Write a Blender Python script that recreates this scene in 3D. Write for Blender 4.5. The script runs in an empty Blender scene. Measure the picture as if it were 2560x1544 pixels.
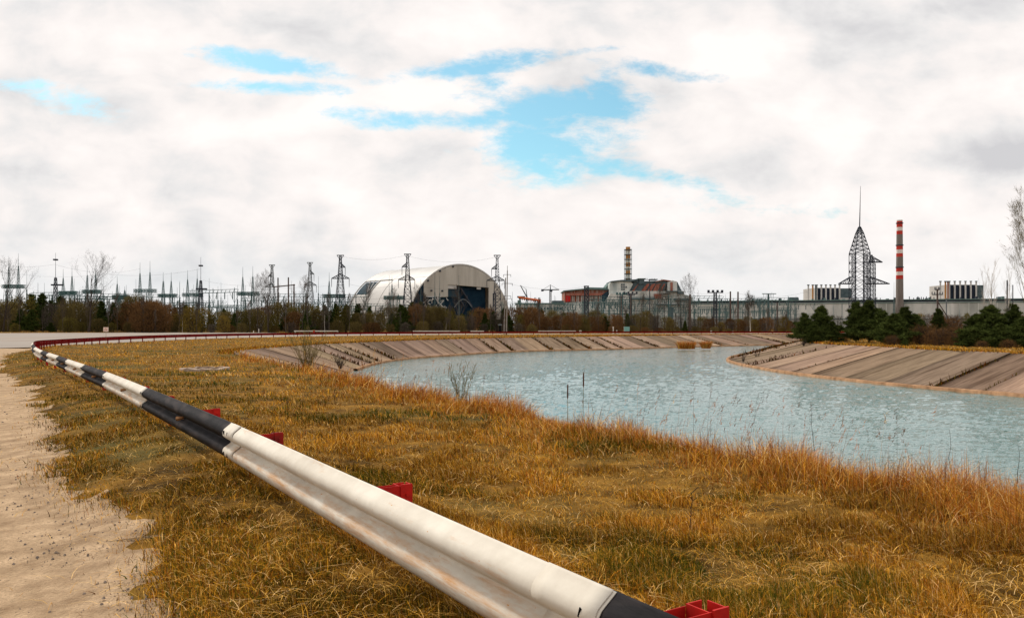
import bpy, math, random
import numpy as np
from mathutils import Vector, geometry
R = math.radians
scene = bpy.context.scene
col = scene.collection
rng = np.random.default_rng(7)
random.seed(7)

# ------------------------------------------------------------------ camera
F = 2000.0          # focal length in photo pixels (photo is 2560 wide)
HOR = 818.0         # row of the horizon
EYE = 1.7
cam = bpy.data.cameras.new("camera")
cam.sensor_width = 36.0
cam.lens = 36.0 * F / 2560.0
cam.shift_y = (HOR - 772.0) / 2560.0
cam.clip_start = 0.1
cam.clip_end = 20000
camo = bpy.data.objects.new("camera", cam)
camo.location = (0, 0, EYE)
camo.rotation_euler = (R(90), 0, 0)
col.objects.link(camo)
scene.camera = camo

# ------------------------------------------------------------------ world
SUN_EL, SUN_AZ = 48.0, -40.0      # azimuth measured from +Y towards +X
world = bpy.data.worlds.new("World")
scene.world = world
world.use_nodes = True
def build_world():
    nt = world.node_tree
    N, L = nt.nodes, nt.links
    N.clear()
    def nd(t, **k):
        n = N.new(t)
        for a, b in k.items(): setattr(n, a, b)
        return n
    def math_(op, a, b=None, c=None, clamp=False):
        n = nd('ShaderNodeMath', operation=op); n.use_clamp = clamp
        for i, v in enumerate((a, b, c)):
            if v is None: continue
            if isinstance(v, (int, float)): n.inputs[i].default_value = v
            else: L.new(v, n.inputs[i])
        return n.outputs[0]
    def maprange(v, a, b, c, d, smooth=True):
        n = nd('ShaderNodeMapRange'); n.interpolation_type = 'SMOOTHSTEP' if smooth else 'LINEAR'
        L.new(v, n.inputs[0])
        for i, q in enumerate((a, b, c, d)): n.inputs[i+1].default_value = q
        return n.outputs[0]
    tc = nd('ShaderNodeTexCoord')
    sep = nd('ShaderNodeSeparateXYZ'); L.new(tc.outputs['Generated'], sep.inputs[0])
    x, y, z = sep.outputs
    zz = math_('ADD', math_('MAXIMUM', z, 0.0), 0.16)
    comb = nd('ShaderNodeCombineXYZ')
    L.new(math_('DIVIDE', x, zz), comb.inputs[0]); L.new(math_('DIVIDE', y, zz), comb.inputs[1])
    def noise(vec, scale, detail, rough, dist=0.0, off=0.0):
        n = nd('ShaderNodeTexNoise'); n.inputs['Scale'].default_value = scale
        n.inputs['Detail'].default_value = detail; n.inputs['Roughness'].default_value = rough
        n.inputs['Distortion'].default_value = dist
        m = nd('ShaderNodeMapping'); m.inputs['Location'].default_value = (off, off*.7, 0)
        L.new(vec, m.inputs[0]); L.new(m.outputs[0], n.inputs['Vector'])
        return n.outputs[0]
    # gaps of blue, placed by compass direction and elevation
    ya = math_('MAXIMUM', math_('ABSOLUTE', y), 0.2)
    c2 = nd('ShaderNodeCombineXYZ')
    L.new(math_('DIVIDE', x, ya), c2.inputs[0]); L.new(math_('DIVIDE', z, ya), c2.inputs[1])
    gaps = [  # x, row, half width, half height, tilt, weight (photo pixels turned into tangents)
        (1370, 345, 170, 95, -10, 1.0), (1360, 270, 250, 60, -2, 1.0), (1060, 298, 210, 32, 3, 1.05), (1230, 205, 60, 30, 0, .8),
        (1190, 168, 190, 28, -8, .95), (650, 152, 170, 26, 8, .95), (1620, 172, 180, 26, 8, .9), (1480, 130, 90, 14, -4, .7),
        (110, 240, 150, 34, 14, .8), (700, 222, 190, 20, 4, .85), (1620, 430, 220, 22, 12, .58), (1510, 240, 70, 80, 20, .9), (1960, 520, 240, 40, 4, .45), (1400, 400, 150, 30, 8, .7)]
    def stretched(k, off=0):
        m = nd('ShaderNodeMapping'); m.inputs['Scale'].default_value = (1, k, 1); m.inputs['Location'].default_value = (off, off, 0); L.new(c2.outputs[0], m.inputs[0]); return m.outputs[0]
    acc = None
    wn = noise(stretched(1.9), 4.2, 12, .62, .0, 3.1)
    wn2 = noise(stretched(2.2), 13, 12, .68, .15, 1.7)
    for gx, gy, hw, hh, rot, wt in gaps:
        m = nd('ShaderNodeMapping', vector_type='TEXTURE')
        m.inputs['Location'].default_value = ((gx-1280)/F, (HOR-gy)/F, 0)
        m.inputs['Rotation'].default_value = (0, 0, R(-rot))
        m.inputs['Scale'].default_value = (hw/F, hh/F, 1)
        L.new(c2.outputs[0], m.inputs[0])
        ln = nd('ShaderNodeVectorMath', operation='LENGTH'); L.new(m.outputs[0], ln.inputs[0])
        v = maprange(ln.outputs[1], 0.0, 2.1, wt, 0.0)
        acc = v if acc is None else math_('MAXIMUM', acc, v)
    g = math_('ADD', acc, math_('MULTIPLY', math_('SUBTRACT', wn2, .5), 1.9))
    g = math_('ADD', g, math_('MULTIPLY', math_('SUBTRACT', wn, .5), 2.0))
    gap = math_('MULTIPLY', maprange(g, .32, .98, 0.0, 1.0), maprange(acc, .02, .40, 0, 1))
    # cloud body light and dark
    b1 = noise(stretched(2.0, 3.3), 3.0, 12, .55, .05, 0.0)
    b2 = noise(stretched(1.6, 1.1), 9, 12, .54, .25, 5.0)
    mixb = math_('ADD', math_('MULTIPLY', b1, .55), math_('MULTIPLY', b2, .45))
    # grey bank low on the right
    m = nd('ShaderNodeMapping', vector_type='TEXTURE')
    m.inputs['Location'].default_value = ((2500-1280)/F, (HOR-390)/F, 0); m.inputs['Scale'].default_value = (210/F, 50/F, 1)
    L.new(c2.outputs[0], m.inputs[0])
    ln = nd('ShaderNodeVectorMath', operation='LENGTH'); L.new(m.outputs[0], ln.inputs[0])
    mixb = math_('SUBTRACT', mixb, maprange(ln.outputs[1], 0, 1.6, .12, 0))
    m = nd('ShaderNodeMapping', vector_type='TEXTURE')
    m.inputs['Location'].default_value = ((150-1280)/F, (HOR-470)/F, 0); m.inputs['Scale'].default_value = (300/F, 60/F, 1)
    L.new(c2.outputs[0], m.inputs[0])
    ln = nd('ShaderNodeVectorMath', operation='LENGTH'); L.new(m.outputs[0], ln.inputs[0])
    mixb = math_('SUBTRACT', mixb, maprange(ln.outputs[1], 0, 1.6, .05, 0))
    cr = nd('ShaderNodeValToRGB'); L.new(mixb, cr.inputs[0])
    e = cr.color_ramp.elements
    e[0].position = .34; e[0].color = (.58, .575, .59, 1)
    e[1].position = .60; e[1].color = (.95, .895, .865, 1)
    q = cr.color_ramp.elements.new(.44); q.color = (.75, .735, .73, 1)
    q = cr.color_ramp.elements.new(.50); q.color = (.85, .805, .785, 1)
    # cloud thins to a bluish veil near the horizon
    veil = nd('ShaderNodeMix', data_type='RGBA'); veil.inputs[7].default_value = (.64, .72, .75, 1)
    L.new(maprange(z, 0.0, .12, .42, 0.0), veil.inputs[0]); L.new(cr.outputs[0], veil.inputs[6])
    bc = nd('ShaderNodeBackground'); bc.inputs[1].default_value = 1.04; L.new(veil.outputs[2], bc.inputs[0])
    sky = nd('ShaderNodeTexSky'); sky.sky_type = 'NISHITA'; sky.sun_disc = False
    sky.sun_elevation = R(SUN_EL); sky.sun_rotation = R(SUN_AZ); sky.altitude = 100; sky.ozone_density = 1.0
    tint = nd('ShaderNodeMix', data_type='RGBA', blend_type='MULTIPLY'); tint.inputs[0].default_value = 1
    tint.inputs[7].default_value = (.72, 1.04, .94, 1); L.new(sky.outputs[0], tint.inputs[6])
    bs = nd('ShaderNodeBackground'); bs.inputs[1].default_value = .13; L.new(tint.outputs[2], bs.inputs[0])
    mx = nd('ShaderNodeMixShader'); L.new(gap, mx.inputs[0]); L.new(bc.outputs[0], mx.inputs[1]); L.new(bs.outputs[0], mx.inputs[2])
    out = nd('ShaderNodeOutputWorld'); L.new(mx.outputs[0], out.inputs[0])
build_world()
sun = bpy.data.lights.new("sun", 'SUN'); sun.energy = 2.9; sun.angle = R(7); sun.color = (1, .93, .84)
suno = bpy.data.objects.new("sun", sun); col.objects.link(suno)
sd = Vector((math.sin(R(SUN_AZ))*math.cos(R(SUN_EL)), math.cos(R(SUN_AZ))*math.cos(R(SUN_EL)), math.sin(R(SUN_EL))))
suno.rotation_euler = sd.to_track_quat('Z', 'Y').to_euler()
scene.view_settings.view_transform = 'Standard'
scene.view_settings.look = 'None'
scene.view_settings.exposure = 0.12
scene.view_settings.gamma = 1

# ------------------------------------------------------------------ materials
def mat(name, c1, c2=None, scale=3.0, rough=.8, bump=0.0, bscale=None, stretch=(1, 1, 1), coord='Object',
        detail=6, lo=.35, hi=.65, metallic=0, attr=None, c3=None, s3=.6, spec=.04):
    m = bpy.data.materials.new(name); m.use_nodes = True
    nt = m.node_tree; N, L = nt.nodes, nt.links
    b = N['Principled BSDF']; b.inputs['Roughness'].default_value = rough; b.inputs['Metallic'].default_value = metallic
    b.inputs['Specular IOR Level'].default_value = spec
    tc = N.new('ShaderNodeTexCoord')
    src = tc.outputs[coord]
    if coord == 'World':
        src = None
    mp = N.new('ShaderNodeMapping'); mp.inputs['Scale'].default_value = stretch
    L.new(src, mp.inputs[0])
    colr = None
    if attr:
        a = N.new('ShaderNodeAttribute'); a.attribute_name = attr
        colr = a.outputs['Color']
    if c2 is not None:
        n = N.new('ShaderNodeTexNoise'); n.inputs['Scale'].default_value = scale; n.inputs['Detail'].default_value = detail
        n.inputs['Roughness'].default_value = .65
        L.new(mp.outputs[0], n.inputs['Vector'])
        cr = N.new('ShaderNodeValToRGB'); cr.color_ramp.elements[0].position = lo; cr.color_ramp.elements[1].position = hi
        cr.color_ramp.elements[0].color = (*c1, 1); cr.color_ramp.elements[1].color = (*c2, 1)
        L.new(n.outputs[0], cr.inputs[0])
        o = cr.outputs[0]
        if c3 is not None:
            n3 = N.new('ShaderNodeTexNoise'); n3.inputs['Scale'].default_value = s3; n3.inputs['Detail'].default_value = 5
            L.new(mp.outputs[0], n3.inputs['Vector'])
            r3 = N.new('ShaderNodeMapRange'); r3.inputs[1].default_value = .5; r3.inputs[2].default_value = .7
            L.new(n3.outputs[0], r3.inputs[0])
            mx = N.new('ShaderNodeMix'); mx.data_type = 'RGBA'; mx.inputs[7].default_value = (*c3, 1)
            L.new(r3.outputs[0], mx.inputs[0]); L.new(o, mx.inputs[6]); o = mx.outputs[2]
        if colr is not None:
            mx = N.new('ShaderNodeMix'); mx.data_type = 'RGBA'; mx.blend_type = 'MULTIPLY'; mx.inputs[0].default_value = 1
            L.new(colr, mx.inputs[6]); L.new(o, mx.inputs[7]); o = mx.outputs[2]
        L.new(o, b.inputs['Base Color'])
    elif colr is not None:
        L.new(colr, b.inputs['Base Color'])
    else:
        b.inputs['Base Color'].default_value = (*c1, 1)
    if bump:
        n = N.new('ShaderNodeTexNoise'); n.inputs['Scale'].default_value = bscale or scale*4; n.inputs['Detail'].default_value = 6
        L.new(mp.outputs[0], n.inputs['Vector'])
        bp = N.new('ShaderNodeBump'); bp.inputs['Strength'].default_value = 1; bp.inputs['Distance'].default_value = bump
        L.new(n.outputs[0], bp.inputs['Height']); L.new(bp.outputs[0], b.inputs['Normal'])
    return m
def foliage(name, c1, c2, scale=2.4):
    m = mat(name, c1, c2, scale=scale, rough=.9, spec=0)
    nt = m.node_tree; N, L = nt.nodes, nt.links
    b = N['Principled BSDF']; cr = [n for n in N if n.type == 'VALTORGB'][0]
    oi = N.new('ShaderNodeObjectInfo')
    hs = N.new('ShaderNodeHueSaturation')
    mr = N.new('ShaderNodeMapRange'); mr.inputs[3].default_value = .7; mr.inputs[4].default_value = 1.35
    L.new(oi.outputs['Random'], mr.inputs[0]); L.new(mr.outputs[0], hs.inputs['Value'])
    L.new(cr.outputs[0], hs.inputs['Color']); L.new(hs.outputs[0], b.inputs['Base Color'])
    return m
M = {}
M['soil'] = mat('soil', (.05, .027, .006), (.24, .125, .022), scale=1.3, rough=1, bump=.03, bscale=9, c3=(.07, .065, .02), s3=.25)
M['bank_soil'] = mat('bank_soil', (.07, .03, .01), (.16, .07, .02), scale=1.5, rough=1)
M['dirt'] = mat('packed_sand', (.29, .195, .115), (.56, .40, .25), scale=3.5, rough=1, bump=.03, bscale=60, c3=(.33, .235, .145), s3=38, detail=12)
M['asphalt'] = mat('worn_asphalt', (.23, .205, .18), (.34, .30, .26), scale=.12, rough=.9, c3=(.30, .24, .19), s3=.05, stretch=(.4, 1.6, 1))
M['concrete'] = mat('slab_concrete', (.42, .40, .38), (1.0, .97, .93), scale=1.6, rough=.95, attr='tone', coord='UV', stretch=(3.0, .35, 1), detail=10, lo=.3, hi=.7, bump=.02, bscale=8, c3=(.34, .30, .27), s3=.45)
M['kerb'] = mat('kerb_concrete', (.19, .11, .06), (.42, .25, .14), scale=1.6, rough=.9, coord='UV')
M['joint'] = mat('joint_soil', (.035, .028, .018), (.09, .06, .03), scale=2, rough=1)
M['grass'] = mat('grass_blades', (1, 1, 1), attr='tone', rough=.9, spec=0)
M['lattice'] = mat('painted_lattice_steel', (.07, .12, .125), (.13, .18, .185), scale=.4, rough=.6)
M['teal'] = mat('teal_gantry_steel', (.045, .105, .105), (.09, .165, .165), scale=.3, rough=.6)
M['darksteel'] = mat('dark_steel', (.03, .035, .05), (.06, .07, .085), scale=.5, rough=.6)
M['pylon'] = mat('galvanised_steel', (.10, .12, .13), (.2, .22, .23), scale=.5, rough=.6)
M['wood'] = mat('weathered_wood', (.07, .05, .045), (.13, .10, .09), scale=1.5, rough=.9, stretch=(4, 4, .4))
M['cpole'] = mat('pole_concrete', (.16, .14, .12), (.3, .27, .24), scale=1, rough=.9)
M['pine'] = foliage('pine_needles', (.014, .026, .006), (.085, .11, .026))
M['pine2'] = foliage('young_pine_needles', (.010, .018, .005), (.10, .125, .032))
M['brown'] = foliage('brown_twigs', (.055, .042, .015), (.22, .17, .06))
M['rust_brush'] = foliage('rusty_brush', (.07, .035, .014), (.22, .12, .05))
M['grey_twig'] = foliage('grey_twigs', (.06, .05, .042), (.13, .105, .085))
M['yellow'] = foliage('yellow_green_buds', (.14, .095, .02), (.27, .19, .045))
M['olive'] = foliage('olive_brush', (.055, .05, .013), (.20, .16, .04))
M['bark'] = foliage('dark_bark', (.03, .022, .018), (.07, .055, .045))
M['birch'] = foliage('birch_bark', (.3, .27, .23), (.55, .5, .44), scale=3)
M['white_paint'] = mat('white_paint_with_rust', (.53, .485, .405), (.68, .64, .55), scale=2.2, rough=.65, spec=.2, bump=.0015, bscale=14)
M['black_paint'] = mat('worn_black_paint', (.004, .0045, .0055), (.018, .016, .018), scale=3.5, rough=.65, spec=.06, stretch=(1, 1, 5), bump=.001, bscale=30, c3=(.045, .036, .034), s3=2.2)
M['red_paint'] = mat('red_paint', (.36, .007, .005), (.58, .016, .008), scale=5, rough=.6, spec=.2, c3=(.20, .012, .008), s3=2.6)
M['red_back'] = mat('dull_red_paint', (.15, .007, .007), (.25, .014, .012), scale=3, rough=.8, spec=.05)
M['dark'] = mat('dark_recess', (.008, .008, .008))
M['rust'] = mat('rust_metal', (.2, .08, .03), (.35, .2, .1), scale=8)

def add_rust(m, amount_lo=.53, amount_hi=.74):
    nt = m.node_tree; N, L = nt.nodes, nt.links
    b = N['Principled BSDF']; src = b.inputs['Base Color'].links[0].from_socket
    g = N.new('ShaderNodeTexCoord')
    mp = N.new('ShaderNodeMapping'); mp.inputs['Scale'].default_value = (.9, 3.2, 1); L.new(g.outputs['UV'], mp.inputs[0])
    n = N.new('ShaderNodeTexNoise'); n.inputs['Scale'].default_value = 1.4; n.inputs['Detail'].default_value = 12; n.inputs['Roughness'].default_value = .72
    L.new(mp.outputs[0], n.inputs['Vector'])
    # more rust along the valley between the two ribs and on the lower rib
    sp = N.new('ShaderNodeSeparateXYZ'); L.new(g.outputs['UV'], sp.inputs[0])
    r = N.new('ShaderNodeMapRange'); r.interpolation_type = 'SMOOTHSTEP'
    r.inputs[1].default_value = .46; r.inputs[2].default_value = .56; r.inputs[3].default_value = .045; r.inputs[4].default_value = -.06
    L.new(sp.outputs[1], r.inputs[0])
    r2 = N.new('ShaderNodeMapRange'); r2.interpolation_type = 'SMOOTHSTEP'
    r2.inputs[1].default_value = .0; r2.inputs[2].default_value = .2; r2.inputs[3].default_value = -.03; r2.inputs[4].default_value = 0
    L.new(sp.outputs[1], r2.inputs[0])
    ad = N.new('ShaderNodeMath'); L.new(n.outputs[0], ad.inputs[0]); L.new(r.outputs[0], ad.inputs[1])
    nc = N.new('ShaderNodeTexNoise'); nc.inputs['Scale'].default_value = 26; nc.inputs['Detail'].default_value = 4; L.new(g.outputs['UV'], nc.inputs['Vector'])
    rc = N.new('ShaderNodeMapRange'); rc.inputs[1].default_value = .68; rc.inputs[2].default_value = .74; rc.inputs[3].default_value = 0; rc.inputs[4].default_value = .25
    L.new(nc.outputs[0], rc.inputs[0])
    ac = N.new('ShaderNodeMath'); L.new(ad.outputs[0], ac.inputs[0]); L.new(rc.outputs[0], ac.inputs[1])
    ad2 = N.new('ShaderNodeMath'); L.new(ac.outputs[0], ad2.inputs[0]); L.new(r2.outputs[0], ad2.inputs[1])
    k = N.new('ShaderNodeMapRange'); k.inputs[1].default_value = amount_lo; k.inputs[2].default_value = amount_hi
    L.new(ad2.outputs[0], k.inputs[0])
    mx = N.new('ShaderNodeMix'); mx.data_type = 'RGBA'; mx.inputs[7].default_value = (.50, .25, .08, 1)
    L.new(k.outputs[0], mx.inputs[0]); L.new(src, mx.inputs[6]); L.new(mx.outputs[2], b.inputs['Base Color'])
add_rust(M['white_paint'])

def water_mat():
    m = bpy.data.materials.new('canal_water'); m.use_nodes = True
    nt = m.node_tree; N, L = nt.nodes, nt.links
    b = N['Principled BSDF']
    b.inputs['Base Color'].default_value = (.03, .135, .128, 1); b.inputs['Roughness'].default_value = .03
    b.inputs['IOR'].default_value = 2.4; b.inputs['Specular IOR Level'].default_value = .75
    tc = N.new('ShaderNodeTexCoord')
    hs = None
    for sc, st, w, dist, rot in ((2.2, (1, 1.6, 1), .010, .8, -8), (6.5, (1, 1.5, 1), .007, .8, 14)):
        mp = N.new('ShaderNodeMapping'); mp.inputs['Scale'].default_value = st; mp.inputs['Rotation'].default_value = (0, 0, R(rot))
        L.new(tc.outputs['Object'], mp.inputs[0])
        n = N.new('ShaderNodeTexNoise'); n.inputs['Scale'].default_value = sc; n.inputs['Detail'].default_value = 1.5; n.inputs['Distortion'].default_value = dist
        L.new(mp.outputs[0], n.inputs['Vector'])
        # crested waves: fold the noise so troughs are round and crests are sharp
        a = N.new('ShaderNodeMath'); a.operation = 'SUBTRACT'; a.inputs[1].default_value = .5; L.new(n.outputs[0], a.inputs[0])
        b2 = N.new('ShaderNodeMath'); b2.operation = 'ABSOLUTE'; L.new(a.outputs[0], b2.inputs[0])
        mu = N.new('ShaderNodeMath'); mu.operation = 'MULTIPLY'; mu.inputs[1].default_value = -w*5; L.new(b2.outputs[0], mu.inputs[0])
        if hs is None: hs = mu.outputs[0]
        else:
            a = N.new('ShaderNodeMath'); L.new(hs, a.inputs[0]); L.new(mu.outputs[0], a.inputs[1]); hs = a.outputs[0]
    n = N.new('ShaderNodeTexNoise'); n.inputs['Scale'].default_value = .06; n.inputs['Detail'].default_value = 3
    mp = N.new('ShaderNodeMapping'); mp.inputs['Scale'].default_value = (1, 2.5, 1); L.new(tc.outputs['Object'], mp.inputs[0]); L.new(mp.outputs[0], n.inputs['Vector'])
    r = N.new('ShaderNodeMapRange'); r.inputs[1].default_value = .35; r.inputs[2].default_value = .65; r.inputs[3].default_value = .7; r.inputs[4].default_value = 1.0
    L.new(n.outputs[0], r.inputs[0])
    bp = N.new('ShaderNodeBump'); bp.inputs['Distance'].default_value = 1.0
    L.new(r.outputs[0], bp.inputs['Strength']); L.new(hs, bp.inputs['Height']); L.new(bp.outputs[0], b.inputs['Normal'])
    return m
M['water'] = water_mat()

# ------------------------------------------------------------------ helpers
def tag(o, label=None, cat=None, group=None, kind=None):
    if label: o['label'] = label
    if cat: o['category'] = cat
    if group: o['group'] = group
    if kind: o['kind'] = kind
    return o
def empty(name, loc, label, cat, group=None, rz=0, sc=None):
    o = bpy.data.objects.new(name, None); col.objects.link(o)
    o.location = loc; o.rotation_euler = (0, 0, rz); o.empty_display_size = .3
    if sc: o.scale = sc
    return tag(o, label, cat, group)
def mesh_obj(name, V, Fc, material, parent=None, loc=None, smooth=False, tones=None, uvs=None, matidx=None):
    me = bpy.data.meshes.new(name)
    if isinstance(V, np.ndarray) and isinstance(Fc, np.ndarray):
        nv, nf, k = len(V), len(Fc), Fc.shape[1]
        me.vertices.add(nv); me.vertices.foreach_set('co', V.astype(np.float32).ravel())
        me.loops.add(nf*k); me.loops.foreach_set('vertex_index', Fc.astype(np.int32).ravel())
        me.polygons.add(nf); me.polygons.foreach_set('loop_start', np.arange(0, nf*k, k, dtype=np.int32))
        me.update(calc_edges=True)
    else:
        me.from_pydata([tuple(v) for v in V], [], [tuple(f) for f in Fc])
    for m in (material if isinstance(material, (list, tuple)) else [material]): me.materials.append(m)
    if matidx is not None: me.polygons.foreach_set('material_index', np.asarray(matidx, dtype=np.int32))
    if tones is not None:
        a = me.attributes.new('tone', 'FLOAT_COLOR', 'POINT')
        t = np.ones((len(V), 4), np.float32); t[:, :3] = tones
        a.data.foreach_set('color', t.ravel())
    if uvs is not None:
        uv = me.uv_layers.new(name='uv')
        li = np.empty(len(me.loops), np.int32); me.loops.foreach_get('vertex_index', li)
        uv.data.foreach_set('uv', np.asarray(uvs, np.float32)[li].ravel())
    if smooth: me.polygons.foreach_set('use_smooth', np.ones(len(me.polygons), bool))
    me.update()
    o = bpy.data.objects.new(name, me); col.objects.link(o)
    if parent is not None: o.parent = parent
    if loc is not None: o.location = loc
    return o
class MB:
    def __init__(s): s.V = []; s.F = []
    def add(s, v, f):
        n = len(s.V); s.V += [tuple(q) for q in v]; s.F += [tuple(i+n for i in q) for q in f]
    def box(s, x0, x1, y0, y1, z0, z1):
        s.add([(x0,y0,z0),(x1,y0,z0),(x1,y1,z0),(x0,y1,z0),(x0,y0,z1),(x1,y0,z1),(x1,y1,z1),(x0,y1,z1)],
              [(0,3,2,1),(4,5,6,7),(0,1,5,4),(1,2,6,5),(2,3,7,6),(3,0,4,7)])
    def bar(s, a, b, r, r2=None, n=4):
        a = Vector(a); b = Vector(b); d = b-a
        if d.length < 1e-6: return
        d.normalize(); u = d.orthogonal().normalized(); w = d.cross(u)
        r2 = r if r2 is None else r2
        vs = []
        for p, q in ((a, r), (b, r2)):
            for i in range(n):
                t = 2*math.pi*(i+.5)/n; vs.append(p + u*math.cos(t)*q + w*math.sin(t)*q)
        fs = [(i, (i+1) % n, n+(i+1) % n, n+i) for i in range(n)]
        fs += [tuple(range(n-1, -1, -1)), tuple(range(n, 2*n))]
        s.add(vs, fs)
    def prism(s, pts, y0, y1):         # pts: (x,z) outline, extruded along y
        n = len(pts)
        vs = [(x, y0, z) for x, z in pts] + [(x, y1, z) for x, z in pts]
        fs = [tuple(range(n)), tuple(range(2*n-1, n-1, -1))] + [(i, n+i, n+(i+1) % n, (i+1) % n) for i in range(n)]
        s.add(vs, fs)
    def lattice(s, base, w0, w1, z0, z1, n, r, taper=1.0):
        bx, by = base
        lv = []
        for i in range(n+1):
            t = i/n; z = z0+(z1-z0)*t; w = w0+(w1-w0)*t**taper
            lv.append([(bx-w, by-w, z), (bx+w, by-w, z), (bx+w, by+w, z), (bx-w, by+w, z)])
        for i in range(n):
            for k in range(4):
                k2 = (k+1) % 4
                s.bar(lv[i][k], lv[i+1][k], r)
                s.bar(lv[i][k], lv[i+1][k2], r*.6, n=3); s.bar(lv[i][k2], lv[i+1][k], r*.6, n=3)
                s.bar(lv[i+1][k], lv[i+1][k2], r*.6, n=3)
    def build(s, name, m, parent=None, loc=None, smooth=False):
        return mesh_obj(name, s.V, s.F, m, parent, loc, smooth)
def sstep(a, b, x):
    t = np.clip((np.asarray(x, float)-a)/(b-a), 0, 1); return t*t*(3-2*t)
_lat = np.random.default_rng(99).random((256, 256))
def vnoise(x, y, sc=1.0, off=0):
    x = np.asarray(x, float)/sc + off*17.3 + 1000; y = np.asarray(y, float)/sc + off*7.7 + 1000
    xi = np.floor(x).astype(int); yi = np.floor(y).astype(int); fx = x-xi; fy = y-yi
    fx = fx*fx*(3-2*fx); fy = fy*fy*(3-2*fy)
    a = _lat[xi % 256, yi % 256]; b = _lat[(xi+1) % 256, yi % 256]; c = _lat[xi % 256, (yi+1) % 256]; d = _lat[(xi+1) % 256, (yi+1) % 256]
    return (a*(1-fx)+b*fx)*(1-fy)+(c*(1-fx)+d*fx)*fy
def fbm(x, y, sc, off=0, o=4):
    v = 0; w = .5; t = 0
    for i in range(o): v = v+w*vnoise(x, y, sc/2**i, off+i); t += w; w *= .5
    return v/t
def gz(x, y):
    x = np.asarray(x, float); y = np.asarray(y, float); r = np.hypot(x, y)
    z = .5*sstep(205, 300, r)
    z = z + (fbm(x, y, 6.0, 3, 3)-.5)*.055*(1-sstep(30, 90, r))
    return z
RAILPTS = []
def gz(x, y, _g=gz):
    z = _g(x, y)
    if RAILPTS:
        x = np.asarray(x, float); y = np.asarray(y, float); m = (np.abs(x) < 90) & (y < 90) & (y > -10)
        if m.ndim == 0:
            if not m: return z
            c = RAILPTS[0]; d2 = ((x-c[:, 0])**2+(y-c[:, 1])**2).min()
            return z+.26*math.exp(-(d2/1.9)**1.0)*float(1-sstep(60, 85, y))
        z = np.array(z, float); xx, yy = x[m], y[m]; c = RAILPTS[0]; o = np.empty(len(xx))
        for i in range(0, len(xx), 20000):
            o[i:i+20000] = ((xx[i:i+20000, None]-c[None, :, 0])**2+(yy[i:i+20000, None]-c[None, :, 1])**2).min(1)
        z[m] += .26*np.exp(-(o/1.9))*(1-sstep(60, 85, yy))
    return z
def inpoly(px, py, poly):
    px = np.asarray(px, float); py = np.asarray(py, float); ins = np.zeros(px.shape, bool)
    n = len(poly); j = n-1
    for i in range(n):
        xi, yi = poly[i]; xj, yj = poly[j]
        if yi != yj:
            ins ^= ((yi > py) != (yj > py)) & (px < (xj-xi)*(py-yi)/(yj-yi)+xi)
        j = i
    return ins
def spline(P, step):
    P = [np.array(p, float) for p in P]; out = []
    Q = [2*P[0]-P[1]] + P + [2*P[-1]-P[-2]]
    for i in range(1, len(Q)-2):
        p0, p1, p2, p3 = Q[i-1:i+3]
        n = max(2, int(np.linalg.norm((p2-p1)[:2])/step))
        for k in range(n):
            t = k/n
            # centripetal-ish: finite difference tangents scaled by chord
            d1 = np.linalg.norm(p2-p1); da = np.linalg.norm(p1-p0); db = np.linalg.norm(p3-p2)
            m1 = ((p1-p0)/da*d1 + (p2-p1)/d1*da)/(da+d1)*d1 if da+d1 > 0 else p2-p1
            m2 = ((p3-p2)/db*d1 + (p2-p1)/d1*db)/(db+d1)*d1
            h = (2*t**3-3*t**2+1, t**3-2*t**2+t, -2*t**3+3*t**2, t**3-t**2)
            out.append(h[0]*p1+h[1]*m1+h[2]*p2+h[3]*m2)
    out.append(P[-1]); return np.array(out)
def PX(px, s): return ((px-1280)/s, F/s)
def GX(px, py, z=0): s = (py-HOR)/(EYE-z); return ((px-1280)/s, F/s)

# ------------------------------------------------------------------ guard rail path
nodes = [(2700, 2010, 1229), (1545, 1478, 680), (590, 1060, 249), (370, 969, 156), (270, 930, 115.5), (213, 911, 96.5), (172, 897.5, 83), (148, 889, 75.5),
    (124, 881.5, 69), (108, 876, 64.5), (93, 869, 59), (85.5, 862, 54), (83, 857, 49), (88, 852.5, 43), (102, 850.3, 37.5), (133, 848.5, 32), (200, 845, 27.5),
    (260, 842, 24.5), (400, 837, 20), (600, 833, 15.5), (850, 830.5, 12.6), (1100, 829, 11), (1400, 828, 10), (1980, 828, 9.5), (2500, 829, 9.3)]
rail3 = []
for px, py, s in nodes:
    x, y = PX(px, s)
    zt = EYE-(py-HOR)/s
    rail3.append((x, y, zt))
rail3[0] = (rail3[1][0]+3.2, rail3[1][1]-4.9, rail3[1][2])
RAIL = spline(rail3, .25)
RS = np.concatenate([[0], np.cumsum(np.hypot(np.diff(RAIL[:,0]), np.diff(RAIL[:,1])))])
def rail_at(s):
    p = np.array([np.interp(s, RS, RAIL[:,k]) for k in range(3)])
    q = np.array([np.interp(s+.3, RS, RAIL[:,k]) for k in range(3)]); r = np.array([np.interp(s-.3, RS, RAIL[:,k]) for k in range(3)])
    d = (q-r)[:2]; d /= np.linalg.norm(d)
    return p, d, np.array([-d[1], d[0]])       # point, direction, outward (road side)
def s_of(i): return RS[np.argmin(np.hypot(RAIL[:,0]-rail3[i][0], RAIL[:,1]-rail3[i][1]))]
rail_line = RAIL[::8, :2]

RAILPTS.append(RAIL[:, :2][RAIL[:, 1] < 90][::3])

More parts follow.
